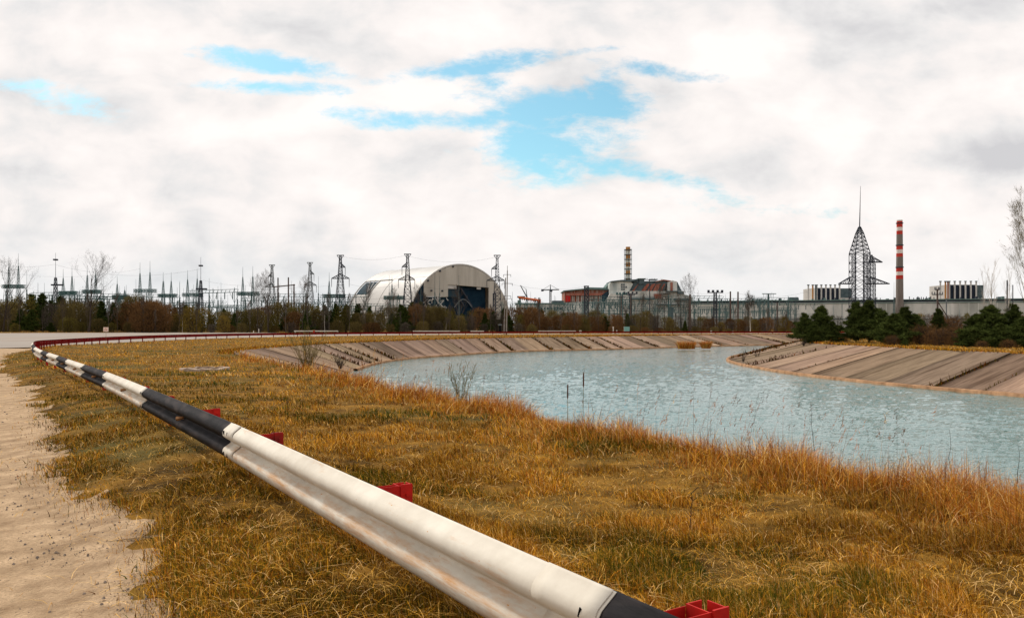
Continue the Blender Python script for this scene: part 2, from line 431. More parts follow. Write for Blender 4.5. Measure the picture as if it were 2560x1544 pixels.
# ------------------------------------------------------------------ canal outline
WZ = -2.3
pairs_out = [((30,-40),(34,-38)), ((15,-12),(19.2,-10)), ((8.3,1),(12.3,3)), ((4.9,6.6),(9,8.7)), ((3.95,8.6),(7.95,10.6)), ((2.6,10.8),(6.6,12.9)), ((.5,14.4),(4.6,16.5)),
    ((-1.2,17.6),(3,19.6)), ((-4.3,23),(-.1,25)), ((-6.3,28),(-2,30)), ((-8.9,33),(-4.8,35)), ((-15.0,45),(-9.5,50)),
    ((-20.7,61),(-13.6,66)), ((-20.4,72),(-14.3,74)), ((-19.6,83),(-14.6,85)), ((-16.7,95),(-12.9,98)), ((-11.9,112),(-8,111)), ((-2.7,132),(.5,128)),
    ((13,149),(17,141)), ((26,163),(31,155)), ((44,184),(50,171)), ((62,196),(68,182)), ((120,235),(126,222)), ((400,330),(404,317))]
pairs_pen = [((400,290),(396,302)), ((108,234),(100,240)), ((69,172),(60,175)), ((43,116),(35,119)), ((36,97),(27.5,101)), ((33.2,87),(25.0,92)), ((32.4,78),(23.6,80)),
    ((32.7,70),(23.5,68)), ((33.4,52),(26.8,50)), ((36.5,41),(31.6,39)), ((43,27),(38,24)), ((66,-14),(61,-16)), ((80,-40),(75,-42))]
def pair_curve(pairs, step):
    return spline([np.array([*a, *b]) for a, b in pairs], step)
OUTC = pair_curve(pairs_out, 1.0); PENC = pair_curve(pairs_pen, 1.0)
canal_poly = [tuple(p[:2]) for p in OUTC] + [tuple(p[:2]) for p in PENC]
water_poly = [tuple(p[2:]*.88+p[:2]*.12) for p in OUTC] + [tuple(p[2:]*.88+p[:2]*.12) for p in PENC]

def tri_sheet(poly_loops, pts, keep):
    """constrained triangulation of points and loops; keep(cx,cy) selects triangles"""
    V = []; E = []
    for lp in poly_loops:
        n0 = len(V); V += [Vector(p) for p in lp]; E += [(n0+i, n0+(i+1) % len(lp)) for i in range(len(lp))]
    V += [Vector(p) for p in pts]
    v, e, f, *_ = geometry.delaunay_2d_cdt(V, E, [], 0, 1e-5)
    v = np.array([(p[0], p[1]) for p in v]); f = np.array([q for q in f if len(q) == 3])
    c = v[f].mean(axis=1); k = keep(c[:, 0], c[:, 1]); f = f[k]
    a = v[f]; cr = (a[:,1,0]-a[:,0,0])*(a[:,2,1]-a[:,0,1])-(a[:,1,1]-a[:,0,1])*(a[:,2,0]-a[:,0,0])
    f[cr < 0] = f[cr < 0][:, ::-1]
    return v, f
def grid_pts(x0, x1, y0, y1, st):
    X, Y = np.meshgrid(np.arange(x0, x1, st), np.arange(y0, y1, st)); return np.stack([X.ravel(), Y.ravel()], 1)
def ground():
    P = np.concatenate([grid_pts(-17, 5, 1, 26, .45), grid_pts(-32, -9, 26, 52, .8), grid_pts(-40, 40, -6, 70, 1.3), grid_pts(-300, 300, -60, 420, 14)])
    P = P + rng.random(P.shape)*.1
    P = P[~inpoly(P[:,0], P[:,1], canal_poly)]
    big = 9000
    border = [(-big,-big),(big,-big),(big,big),(-big,big)]
    v, f = tri_sheet([border, canal_poly], P, lambda x, y: ~inpoly(x, y, canal_poly))
    V = np.column_stack([v, gz(v[:,0], v[:,1])])
    V[inpoly(v[:,0], v[:,1], dirt_poly) | inpoly(v[:,0], v[:,1], asphalt_poly), 2] -= .035
    tag(mesh_obj('ground', V, f, M['soil'], smooth=True), kind='structure')
def bank(name, C, i0, i1, material, dz=0.0, end=1.35, rows=7):
    V = []; Fc = []; m = i1-i0
    for i in range(i0, i1):
        t0 = C[i][:2]; w0 = C[i][2:]; zt = float(gz(*t0))
        for r in range(rows+1):
            t = end*r/rows; p = t0+(w0-t0)*t
            V.append((p[0], p[1], zt+(WZ-zt)*t+dz*(1 if 0 < r else 0)))
    for i in range(m-1):
        for r in range(rows):
            a = i*(rows+1)+r; b = a+rows+1; Fc.append((a, b, b+1, a+1))
    return tag(mesh_obj(name, np.array(V), np.array(Fc)[:, ::-1], material, smooth=True), kind='structure')
def near_idx(C, pt): return int(np.argmin(np.hypot(C[:,0]-pt[0], C[:,1]-pt[1])))
iC = near_idx(OUTC, (-17.8, 52))
bank('grass_bank', OUTC, 0, iC+1, M['bank_soil'])
bank('slab_bed', OUTC, iC, len(OUTC), M['joint'], dz=-.1)
bank('slab_bed', PENC, 0, len(PENC), M['joint'], dz=-.1)

joints = []
def slabs(name, C, i0, i1, width, seed, every=1):
    rg = np.random.default_rng(seed)
    seg = np.hypot(np.diff(C[:,0]*.4+C[:,2]*.6), np.diff(C[:,1]*.4+C[:,3]*.6)); S = np.concatenate([[0], np.cumsum(seg)])
    def at(s):
        return np.array([np.interp(s, S, C[:,k]) for k in range(4)])
    V = []; Fc = []; T = []; U = []
    s = S[i0]
    while s < S[i1]-1:
        w = width*rg.uniform(.75, 1.3)
        gap = rg.choice([.05, .09, .26], p=[.5, .25, .25])
        e = min(s+w, S[i1]); joints.append((at(e), gap))
        tone = np.array([.37, .275, .20])*rg.uniform(.6, 1.18)*np.array([1, rg.uniform(.94, 1.03), rg.uniform(.9, 1.05)])
        lift = rg.uniform(-.02, .03); tilt = rg.uniform(-.015, .015); uo = rg.uniform(0, 50)
        nr, nc = 4, 3; n0 = len(V)
        for c in range(nc+1):
            p = at(s+(e-gap-s)*c/nc); a, b = p[:2], p[2:]; zt = float(gz(*a))
            L_ = np.linalg.norm(b-a)
            for r in range(nr+1):
                t = .02+.97*r/nr; q = a+(b-a)*t
                V.append((q[0], q[1], zt+(WZ-zt)*t+.03+lift+tilt*c)); T.append(tone); U.append((uo+(e-s)*c/nc, L_*t))
        for c in range(nc):
            for r in range(nr):
                a = n0+c*(nr+1)+r; b = a+nr+1; Fc.append((a+1, b+1, b, a))
        # slab edges (12 cm thick)
        ring = [n0+r for r in range(nr+1)] + [n0+c*(nr+1)+nr for c in range(1, nc+1)] + [n0+nc*(nr+1)+r for r in range(nr-1, -1, -1)]
        m0 = len(V)
        for k in ring: x, y, z = V[k]; V.append((x, y, z-.14)); T.append(tone*.8); U.append(U[k])
        for k in range(len(ring)-1): Fc.append((ring[k], ring[k+1], m0+k+1, m0+k))
        s = e
    Vn = np.array(V)
    o = mesh_obj(name, Vn, np.array(Fc), M['concrete'], tones=np.array(T), uvs=np.array(U))
    return tag(o, kind='structure')
slabs('concrete_bank', OUTC, iC, near_idx(OUTC, (200, 265)), 4.6, 1)
slabs('concrete_bank', PENC, near_idx(PENC, (150, 250)), near_idx(PENC, (60, 0)), 4.4, 2)
def kerb(name, C, i0, i1, seed):
    rg = np.random.default_rng(seed); V = []; Fc = []; U = []
    prof = [(-.30, .02), (-.26, .29), (-.05, .33), (.12, .27), (.16, -.5)]
    d = 0
    for i in range(i0, i1):
        p = C[i]; w = p[2:]; n = (p[2:]-p[:2]); n = n/np.linalg.norm(n)
        if i > i0: d += np.linalg.norm(C[i][2:]-C[i-1][2:])
        j = rg.uniform(-.015, .015)
        for k, (o, h) in enumerate(prof):
            q = w+n*(o+.12); V.append((q[0], q[1], WZ+h*.9+j)); U.append((d, k*.3))
    m = len(prof)
    for i in range(i1-i0-1):
        for k in range(m-1):
            a = i*m+k; b = a+m; Fc.append((a, b, b+1, a+1))
    tag(mesh_obj(name, np.array(V), np.array(Fc)[:, ::-1], M['kerb'], uvs=np.array(U)), kind='structure')
kerb('canal_kerb', OUTC, near_idx(OUTC, (-20.5, 70)), near_idx(OUTC, (200, 265)), 3)
kerb('canal_kerb', PENC, near_idx(PENC, (150, 250)), near_idx(PENC, (60, 0)), 4)

def waves(x, y):
    # wind chop: sharp-crested ridges at three sizes, finer ones left out where the sheet is coarse
    cell = np.maximum(.04, y*y/9000.0)
    h = 0
    for lam, amp, off, st in ((1.9, .034, 30, 2.0), (.95, .044, 31, 2.3), (.45, .030, 32, 2.3), (.2, .013, 33, 2.0)):
        c, s_ = math.cos(.25*off), math.sin(.25*off); c, s_ = math.cos(.18*math.sin(off)), math.sin(.18*math.sin(off))
        xx = x*c+y*s_; yy = (y*c-x*s_)*st
        n = vnoise(xx+.35*lam*vnoise(yy, xx, lam, 5), yy, lam, off)*.65+vnoise(xx, yy, lam*.55, off+9)*.35
        h = h+amp*(1-np.abs(n-.5)*3.2)*np.clip(lam*2.2/cell-.7, 0, 1)
    gust = .55+.75*fbm(x, y*2, 22, 44, 2)
    return h*gust
def water():
    # inner sheet with real waves, finer towards the camera
    rows = 1/np.linspace(1/7.5, 1/190, 900); cols = np.linspace(-.42, .95, 700)
    Yg, U = np.meshgrid(rows, cols, indexing='ij'); X = Yg*U; Yv = Yg
    nr, nc = X.shape
    Z = WZ+.02+waves(X.ravel(), Yv.ravel())*.82
    V = np.column_stack([X.ravel(), Yv.ravel(), Z])
    idx = np.arange(nr*nc).reshape(nr, nc)
    Fc = np.stack([idx[:-1, :-1], idx[:-1, 1:], idx[1:, 1:], idx[1:, :-1]], -1).reshape(-1, 4)
    c = V[Fc[:, 0]]; ins = inpoly(c[:, 0], c[:, 1], water_poly)
    Fc = Fc[ins]; used_v = np.unique(Fc); remap = -np.ones(len(V), int); remap[used_v] = np.arange(len(used_v))
    V1 = V[used_v]; F1 = remap[Fc]
    # the rest of the canal, outside the fan: one flat sheet a little lower
    v, f = tri_sheet([water_poly], grid_pts(-14, 60, -5, 240, 12), lambda x, y: inpoly(x, y, water_poly))
    V2 = np.column_stack([v, np.full(len(v), WZ-.06)]); f4 = np.column_stack([f, f[:, 2]])+len(V1)
    me_v = np.concatenate([V1, V2]); fl = [tuple(q) for q in F1.tolist()]+[tuple(q) for q in (f+len(V1)).tolist()]
    me = bpy.data.meshes.new('water'); me.from_pydata(me_v.tolist(), [], fl); me.materials.append(M['water'])
    me.polygons.foreach_set('use_smooth', np.ones(len(fl), bool))
    o = bpy.data.objects.new('water', me); col.objects.link(o); tag(o, kind='structure')
water()

# ------------------------------------------------------------------ roads
dirt_edge = [(6,-20), (1.2,-4), (-.6,1.2), (-1.94,4.68), (-2.57,5.84), (-3.15,6.78), (-4.38,8.67), (-6.2,11.6), (-8.6,15.3), (-14.1,23.9), (-20.5,33), (-29.5,48), (-34,58), (-39,66)]
def ragged(pts, step, amp, seed):
    C = spline(pts, step); out = []
    for i, p in enumerate(C):
        j = min(i+1, len(C)-1); k = max(i-1, 0); d = C[j]-C[k]; d = d/np.linalg.norm(d); n = np.array([-d[1], d[0]])
        sc = .35+min(1.0, abs(p[1])/25)
        out.append(p+n*amp*sc*((float(fbm(p[0], p[1], 1.3, seed, 4))-.5)*2.6)+n*sc*.35*(float(vnoise(p[0]*.35, p[1], .22, 2))-.5)+np.array([sc*.5*(float(vnoise(0, p[1], .16, 7))-.5), 0]))
    return out
de = ragged([np.array(p, float) for p in dirt_edge], .06, .34, 5)
dirt_poly = [(p[0]+(.12*min(1, max(0, (6-p[1])/1.5)) if p[1] < 6 else -.28*min(1, (p[1]-6)/2)), p[1]) for p in de] + [(-80, 68), (-80, -20)]
inner = []
s = RS[-1]-1
s0 = s_of(14)
for k in np.linspace(s0, s, 90):
    p, d, n = rail_at(k); inner.append(tuple(p[:2]+n*1.4))
asphalt_poly = [(-80, 63.5), (-44, 64.2), (-37.5, 64.5), (-35, 60)] + [q for q in inner if q[1] > 62] + \
    [(150, 228), (60, 221), (20, 217), (-5, 214), (-30, 210), (-50, 222), (-75, 233), (-95, 231), (-112, 224), (-140, 204), (-230, 180), (-230, 63)]
def sheet(name, poly, m, dz, st, kind='structure', area=None):
    xs = [p[0] for p in poly]; ys = [p[1] for p in poly]
    P = grid_pts(min(xs), max(xs), min(ys), max(ys), st)
    if area is not None: P = np.concatenate([P, area])
    P = P[inpoly(P[:,0], P[:,1], poly)]
    v, f = tri_sheet([poly], P, lambda x, y: inpoly(x, y, poly))
    z = gz(v[:,0], v[:,1])+dz; z[:len(poly)] -= .05
    return tag(mesh_obj(name, np.column_stack([v, z]), f, m, smooth=True), kind=kind)
ground()
sheet('dirt_road', dirt_poly, M['dirt'], .008, 5, area=np.concatenate([grid_pts(-17, 4, 0, 27, .45)+.05, grid_pts(-45, 4, -6, 64, 1.0)+.05]))
sheet('asphalt_road', asphalt_poly, M['asphalt'], .03, 8)

# ------------------------------------------------------------------ guard rail
BH = .385          # height of the beam
def wprofile():
    # (outward offset, drop from the top), one rib repeated
    pts = [(.004, .0), (.010, .006)]
    def arc(cx, cz, r, a0, a1, n): return [(cx+r*math.cos(R(a0+(a1-a0)*i/n)), cz-r*math.sin(R(a0+(a1-a0)*i/n))) for i in range(n+1)]
    pts += [(.030, .020), (.052, .035), (.068, .047), (.078, .060), (.083, .074), (.084, .086), (.080, .100), (.070, .113), (.050, .126), (.026, .139), (.012, .148), (.008, .156)]
    half = pts
    return [(o*1.08, z*BH/.312) for o, z in half + [(o, .312-z) for o, z in half[-2::-1]]]
WP = wprofile()
def rail_section(s0, s1, step, proud, front, parent, dz=0, name='rail_section'):
    V = []; Fc = []; U = []; MI = []
    n = max(2, int((s1-s0)/step)); m = len(WP)
    for side in (0, 1):
        for i in range(n+1):
            s = s0+(s1-s0)*i/n; p, d, nn = rail_at(s)
            for k, (o, z) in enumerate(WP):
                off = o+proud-(.006 if side else 0); q = p[:2]+nn*off
                V.append((q[0], q[1], p[2]-z+dz)); U.append((s, 1-z/BH))
    N1 = (n+1)*m
    for i in range(n):
        for k in range(m-1):
            a = i*m+k; b = a+m
            Fc.append((a, a+1, b+1, b)); MI.append(0)
            Fc.append((N1+a, N1+b, N1+b+1, N1+a+1)); MI.append(1)
        a = i*m; b = a+m; Fc.append((a, b, N1+b, N1+a)); MI.append(0)
        a = i*m+m-1; b = a+m; Fc.append((a, N1+a, N1+b, b)); MI.append(0)
    for i in (0, n):
        for k in range(m-1):
            a = i*m+k; q = (a, N1+a, N1+a+1, a+1); Fc.append(q if i == 0 else q[::-1]); MI.append(0)
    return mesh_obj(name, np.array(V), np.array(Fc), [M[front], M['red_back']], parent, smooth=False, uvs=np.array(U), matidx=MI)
joint_s = [s_of(1)-6.0, s_of(1), s_of(2), s_of(3), s_of(4), s_of(5), s_of(6), s_of(7), s_of(8), s_of(9)]
def guardrail():
    g = empty('guardrail', (0, 0, 0), 'long crash barrier round the meadow, black and white bands outside, red behind', 'guardrail')
    js = list(joint_s)
    while js[-1] < RS[-1]-8: js.append(js[-1]+ (4.5 if js[-1] < s_of(16) else 6))
    black = True
    for i in range(len(js)-1):
        far = js[i] > s_of(9)
        o = rail_section(js[i]-.0, js[i+1]+.16, .22 if not far else .6, .0065*(i % 2), 'black_paint' if black else 'white_paint', g)
        o['label'] = ('black' if black else 'white') + ' painted beam section with red back'
        o.data.polygons.foreach_set('use_smooth', np.ones(len(o.data.polygons), bool))
        if i < 6:
            for ds in (-.06, .10):
                for z in (.085, .295):
                    mb = MB(); p, d, nn = rail_at(js[i+1]+ds); f = p[:2]+nn*.099
                    a = (f[0]-d[0]*.006, f[1]-d[1]*.006, p[2]-z+.012+.004); b = (f[0]+d[0]*.006, f[1]+d[1]*.006, p[2]-z-.018)
                    mb.bar(a, b, .0075, n=6); mb.build('bolt', M['dark'], o)
        if 1 < i < 9:
            sm = (js[i]+js[i+1])/2-.2; mb = MB(); p, d, nn = rail_at(sm)
            q0 = p[:2]+nn*.02; q1 = p[:2]+nn*.10+d*.05
            mb.bar((*q0, p[2]-.185), (*q1, p[2]-.200), .018, .03, n=4); mb.build('reflector', M['rust'], o)
        black = not black
    for sj, fr, w0, w1 in ((joint_s[1], 'white_paint', -.02, .42), (joint_s[2], 'white_paint', -.30, .0)):
        o = rail_section(sj+w0+.03, sj+w1, .08, .014, fr, g, dz=.007, name='splice_plate')
    # posts with brackets, behind the beam
    ps = []
    def sproj(px, py): # nearest arc position of a picture column on the near run
        c = 1280+F*RAIL[:,0]/np.maximum(RAIL[:,1], .5); k = int(np.argmin(np.abs(c-px)+(RAIL[:,1] > 36)*1e4)); return RS[k]
    for px in (1608, 922, 637, 494, 402, 345): ps.append(sproj(px, 0))
    ps.sort()
    s = ps[-1]
    while s < s_of(17): s += 3.0; ps.append(s)
    rest = 100-len(ps)
    st = (RS[-1]-2-s)/rest
    for k in range(rest): s += st; ps.append(s)
    for i, s in enumerate(ps[:100]):
        p, d, nn = rail_at(s); far = i > 14
        x, y = p[0], p[1]; zg = float(gz(x, y))-.15; top = p[2]-.004
        mb = MB()
        oo = 0 if i < 4 else -.06
        if i >= 4: top -= .03
        def pt(o, a, z): return (x-nn[0]*o+d[0]*a, y-nn[1]*o+d[1]*a, z)
        def plate(o0, o1, a0, a1, z0, z1):
            vs = [pt(o0, a0, z0), pt(o1, a0, z0), pt(o1, a1, z0), pt(o0, a1, z0), pt(o0, a0, z1), pt(o1, a0, z1), pt(o1, a1, z1), pt(o0, a1, z1)]
            mb.add(vs, [(0,1,2,3),(4,7,6,5),(0,4,5,1),(1,5,6,2),(2,6,7,3),(3,7,4,0)])
        w = .006 if not far else .02
        # channel post
        plate(.15+oo, .156+w-.006+oo, -.06, .06, zg, top-.01); plate(.157+oo, .225+oo, .054, .06+w-.006, zg, top-.01); plate(.157+oo, .225+oo, -.06-w+.006, -.054, zg, top-.01)
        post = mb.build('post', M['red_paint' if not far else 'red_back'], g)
        if not far:
            mb = MB()
            plate(.0, .15+oo, -.065, -.061, top-.26, top-.004); plate(.0, .15+oo, .061, .065, top-.26, top-.02)
            if i < 4:
                plate(.149, .225, -.075, -.066, top-.24, top+.004); plate(.226, .232, -.065, .03, top-.25, top-.004)
                for zz in (.06, .17): c0 = pt(.19, -.076, top-zz); c1 = pt(.19, -.088, top-zz); mb.bar(c0, c1, .011, n=6)
            mb.build('bracket', M['red_paint'], post)
guardrail()

def far_rail(px0, px1, Y, label):
    g = empty('guardrail', ((px0-1280)/(F/Y), Y, float(gz((px0-1280)/(F/Y), Y))), label, 'guardrail')
    L_ = (px1-px0)/(F/Y); mb = MB(); mb.box(0, L_, 0, .08, .45, .72); mb.build('rail_beam', M['white_paint'], g)
    n = int(L_/4)
    for i in range(n+1):
        mb = MB(); mb.box(i*4+.2, i*4+.34, .1, .22, -.1, .7); mb.build('post', M['white_paint'] if i % 3 == 0 else M['dark'], g)
far_rail(735, 845, 224, 'low white barrier beyond the road, at the tree foot left of the arch')
far_rail(1032, 1150, 225, 'low white barrier beyond the road, below the dark opening of the silver arch')
far_rail(1176, 1210, 225, 'short white barrier piece beyond the road, right of the arch opening')
far_rail(1345, 1440, 226, 'low white barrier beyond the road, left of the teal sign')

# ------------------------------------------------------------------ grass
PAL = {'gold': (.58, .275, .022), 'straw': (.72, .42, .10), 'rust': (.36, .115, .012), 'olive': (.17, .115, .010), 'green': (.055, .075, .010),
       'orange': (.48, .155, .030), 'brown': (.11, .045, .012), 'pale': (.85, .56, .24)}
def blades(n, pos, h, w, lean, az, tone, segs):
    """pos (n,3); returns V,F,T for curved tapering blades"""
    t = np.linspace(0, 1, segs+1)
    dx, dy = np.cos(az), np.sin(az)
    # arc: bends over by 'lean'
    up = h[:, None]*(t*(1-.35*lean[:, None]*t)); out = h[:, None]*lean[:, None]*t**1.7
    cx = pos[:, 0:1]+out*dx[:, None]; cy = pos[:, 1:2]+out*dy[:, None]; cz = pos[:, 2:3]+up
    fa = rng.random(n)*2*math.pi
    wx = np.cos(fa)*w*.5; wy = np.sin(fa)*w*.5
    V = np.empty((n, 2*segs+1, 3))
    for i in range(segs):
        k = (1-t[i]*.7)
        V[:, 2*i] = np.stack([cx[:, i]-wx*k, cy[:, i]-wy*k, cz[:, i]], 1)
        V[:, 2*i+1] = np.stack([cx[:, i]+wx*k, cy[:, i]+wy*k, cz[:, i]], 1)
    V[:, 2*segs] = np.stack([cx[:, -1], cy[:, -1], cz[:, -1]], 1)
    b = np.arange(n)[:, None]*(2*segs+1); Fs = []
    for i in range(segs-1):
        Fs += [b+np.array([2*i, 2*i+1, 2*i+3]), b+np.array([2*i, 2*i+3, 2*i+2])]
    Fs.append(b+np.array([2*segs-2, 2*segs-1, 2*segs]))
    T = np.repeat(tone[:, None, :], 2*segs+1, axis=1)
    return V.reshape(-1, 3), np.concatenate(Fs), T.reshape(-1, 3)
dirt_np = dirt_poly[::4]
def side_of_rail(x, y):
    # True on the road side of the near run
    c = rail_line[rail_line[:,1] < 75]
    xr = np.interp(y, c[:,1], c[:,0]); return x < xr
def dist_bank(x, y, C, sub=3):
    c = C[::sub, :2]; out = np.empty(len(x))
    for i in range(0, len(x), 20000):
        out[i:i+20000] = np.sqrt(((x[i:i+20000, None]-c[None, :, 0])**2+(y[i:i+20000, None]-c[None, :, 1])**2).min(1))
    return out
NEARC = OUTC[:iC]
def pick(names, W):
    """W (n,k) weights -> colours"""
    W = np.clip(W, 0, None); W = W/W.sum(1, keepdims=True); c = W.cumsum(1); r = rng.random((len(W), 1)); k = (r > c).sum(1)
    P = np.array([PAL[q] for q in names]); return P[np.minimum(k, len(names)-1)]
def meadow(N, y0, y1, segs, power, wk, hk):
    iz = rng.random(N)*(1/y0-1/y1)+1/y1 if power == 2 else None
    y = 1/iz if power == 2 else np.exp(rng.random(N)*(math.log(y1)-math.log(y0))+math.log(y0))
    x = (rng.random(N)*1.62-.80)*y
    xc = x+(fbm(x, y, 1.2, 8, 2)-.5)*.7+rng.exponential(.16, N)*np.minimum(1.5, y/8)
    ok = ~inpoly(x, y, canal_poly) & ~inpoly(xc, y, dirt_np) & ~inpoly(x, y, asphalt_poly)
    ok &= ~((y > 66) & (np.hypot(x+60, y) < 0))
    x, y = x[ok], y[ok]; n = len(x)
    clump = fbm(x, y, .55, 1, 3); patch = fbm(x, y, 3.4, 2, 4); big = fbm(x, y, 14, 4, 2)
    # thin the cover in hollows between tussocks
    dens = sstep(.36, .52, clump+rng.normal(0, .05, n)); keep = rng.random(n) < .16+.84*np.where(y > 35, 1, dens)
    x, y, clump, patch, big = [q[keep] for q in (x, y, clump, patch, big)]; n = len(x)
    roadside = side_of_rail(x, y) & (y < 60); rs = roadside*1.0
    db = np.where(y < 45, dist_bank(x, y, NEARC), 30)
    green = sstep(.52, .62, patch)*2.6 + roadside*.5
    green *= (y < 60)*1.0+.25*(y >= 60)
    orange = np.exp(-(db/1.3)**2)*1.3
    W = np.stack([.9*sstep(.2, .6, big)+.35-.2*roadside+1.2*sstep(25, 60, y), .33+.2*sstep(.5, .65, clump)-.22*rs, .35+0*y, .46+.6*rs+green*.7, green*1.5, orange, .50+.35*rs, .13+.1*orange], 1)
    tone = pick(['gold', 'straw', 'rust', 'olive', 'green', 'orange', 'brown', 'pale'], W)*np.where(y > 28, rng.uniform(.95, 1.35, n), rng.uniform(.45, 1.25, n))[:, None]*(.72+.58*sstep(.35, .65, fbm(x, y, 1.1, 6, 3)))[:, None]
    h = hk*rng.uniform(.4, 1.3, n)*(.5+1.25*sstep(.38, .65, clump))*(1-.35*roadside)*(1+.5*orange)
    lean = np.clip(rng.normal(.55, .42, n), .05, 2.0)
    az = np.where(rng.random(n) < .5, rng.normal(2.6, .8, n), rng.random(n)*6.28)
    w = wk*np.maximum(1.0, y/6)*np.where(rng.random(n) < .12, 2.0, 1.0)*rng.uniform(.5, 1.4, n)
    pos = np.column_stack([x, y, gz(x, y)-.004])
    return blades(n, pos, h, w, lean, az, tone, segs)
def join_blades(parts, name, label=None):
    V = []; Fc = []; T = []; o = 0
    for v, f, t in parts: V.append(v); Fc.append(f+o); T.append(t); o += len(v)
    return mesh_obj(name, np.concatenate(V), np.concatenate(Fc), M['grass'], tones=np.concatenate(T))
def litter(N, y0, y1):
    iz = rng.random(N)*(1/y0-1/y1)+1/y1; y = 1/iz; x = (rng.random(N)*1.62-.80)*y
    ok = ~inpoly(x, y, canal_poly) & ~inpoly(x+rng.exponential(.35, N)*np.minimum(1.6, y/7), y, dirt_np); x, y = x[ok], y[ok]; n = len(x)
    tone = pick(['straw', 'pale', 'gold', 'brown'], np.tile([.4, .2, .3, .35], (n, 1)))
    lean = rng.uniform(1.0, 3.2, n); az = rng.random(n)*6.28
    pos = np.column_stack([x, y, gz(x, y)+rng.uniform(.0, .05, n)])
    return blades(n, pos, rng.uniform(.03, .11, n), .0036*np.maximum(1, y/6), lean, az, tone, 3)
g = join_blades([meadow(720000, 3.6, 32, 3, 2, .0038, .072), meadow(230000, 28, 250, 1, 1, .0030, .10), litter(30000, 3.8, 24)], 'meadow_grass')
tag(g, 'golden and green dry meadow grass between the barrier and the canal', 'grass', kind='stuff')

def reeds(N, segs=3):
    # rust coloured tall grass on the near canal bank
    C = NEARC; k = rng.random(N)
    seg = np.hypot(np.diff(C[:,0]), np.diff(C[:,1])); S = np.concatenate([[0], np.cumsum(seg)])
    i_a = S[near_idx(C, (10.5, -4))]; dens = lambda s: 1
    # more stems close to the camera
    yy = 1/(rng.random(N)*(1/4.0-1/50)+1/50)
    yc = C[near_idx(C, (10.5, -4)):, 1]; sc = S[near_idx(C, (10.5, -4)):]
    s = np.interp(yy-2, yc, sc)
    p = np.array([np.interp(s, S, C[:, j]) for j in range(4)]).T
    dirv = p[:, 2:]-p[:, :2]; ln = np.linalg.norm(dirv, axis=1, keepdims=True); u = dirv/ln
    off = rng.normal(.75, .75, N); off = np.clip(off, -1.5+rng.random(N)*.8, 3.4)
    x = p[:, 0]+u[:, 0]*off+rng.normal(0, .25, N); y = p[:, 1]+u[:, 1]*off+rng.normal(0, .25, N)
    z = np.where(off > 0, WZ*off/ln[:, 0], gz(x, y))-.02
    cl = fbm(x, y, .8, 11, 3); far = sstep(22, 34, y)
    keep = (rng.random(N) < sstep(.34, .56, cl)*.9+.10) & (rng.random(N) > far*.75)
    x, y, z, off, cl = [q[keep] for q in (x, y, z, off, cl)]; n = len(x)
    edge = np.exp(-((off-.3)/1.1)**2)
    h = (.10+.27*edge*rng.uniform(.3, 1.3, n))*(.4+1.1*sstep(.35, .65, fbm(x, y, 1.7, 21, 3)))
    W = np.tile([.36, .34, .24, .16, .16, .09], (n, 1)); W[:, 3] += .5*(1-edge)
    tone = pick(['orange', 'rust', 'straw', 'gold', 'brown', 'pale'], W)*rng.uniform(.5, 1.3, (n, 1))
    lean = np.clip(rng.normal(.75, .5, n), .03, 2.2); az = np.where(rng.random(n) < .6, .6+2.2*(fbm(x, y, 1.6, 15, 2)-.2)+rng.normal(0, .7, n), rng.random(n)*6.28)
    w = .0040*np.maximum(1, y/6.5)*rng.uniform(.6, 1.3, n)
    return blades(n, np.column_stack([x, y, z]), h, w, lean, az, tone, segs)
def plumes(N):
    # thin tall stalks with feathery heads standing above the reeds
    parts = []; C = NEARC
    seg = np.hypot(np.diff(C[:,0]), np.diff(C[:,1])); S = np.concatenate([[0], np.cumsum(seg)])
    i0 = near_idx(C, (10.5, -4))
    yy = 1/(rng.random(N)*(1/4.6-1/36)+1/36); s = np.interp(yy-2, C[i0:, 1], S[i0:])
    p = np.array([np.interp(s, S, C[:, j]) for j in range(4)]).T
    u = p[:, 2:]-p[:, :2]; ln = np.linalg.norm(u, axis=1, keepdims=True); u = u/ln
    off = rng.uniform(.1, 2.2, N); x = p[:, 0]+u[:, 0]*off; y = p[:, 1]+u[:, 1]*off
    kk = vnoise(x, y, 1.6, 61) > .52; x, y, off, ln = x[kk], y[kk], off[kk], ln[kk]; N = len(x)
    z = WZ*off/ln[:, 0]
    h = rng.uniform(.45, 1.2, N)+off*.25; lean = np.clip(rng.normal(.24, .18, N), 0, .8); az = rng.normal(.1, .8, N)
    tone = pick(['rust', 'brown', 'straw', 'orange'], np.tile([.4, .5, .1, .15], (N, 1)))
    parts.append(blades(N, np.column_stack([x, y, z]), h, .0042*np.maximum(1, y/10), lean, az, tone, 4))
    # heads
    K = 9; tx = x+h*lean*np.cos(az); ty = y+h*lean*np.sin(az); tz = z+h*(1-.35*lean)
    X = np.repeat(tx, K)+rng.normal(0, .006, N*K); Y = np.repeat(ty, K)+rng.normal(0, .006, N*K)
    fr = rng.random(N*K); back = fr*.16
    X -= np.repeat(lean*np.cos(az), K)*back; Y -= np.repeat(lean*np.sin(az), K)*back; Z = np.repeat(tz, K)-back
    parts.append(blades(N*K, np.column_stack([X, Y, Z]), rng.uniform(.03, .07, N*K), .006*np.maximum(1, Y/9), rng.uniform(.3, 1.1, N*K), np.repeat(az, K)+rng.normal(0, .6, N*K), np.repeat(tone, K, 0), 1))
    return parts
g = join_blades([reeds(300000)]+plumes(900), 'reed_grass')
tag(g, 'rust coloured tall reed grass along the near canal bank', 'reeds', kind='stuff')

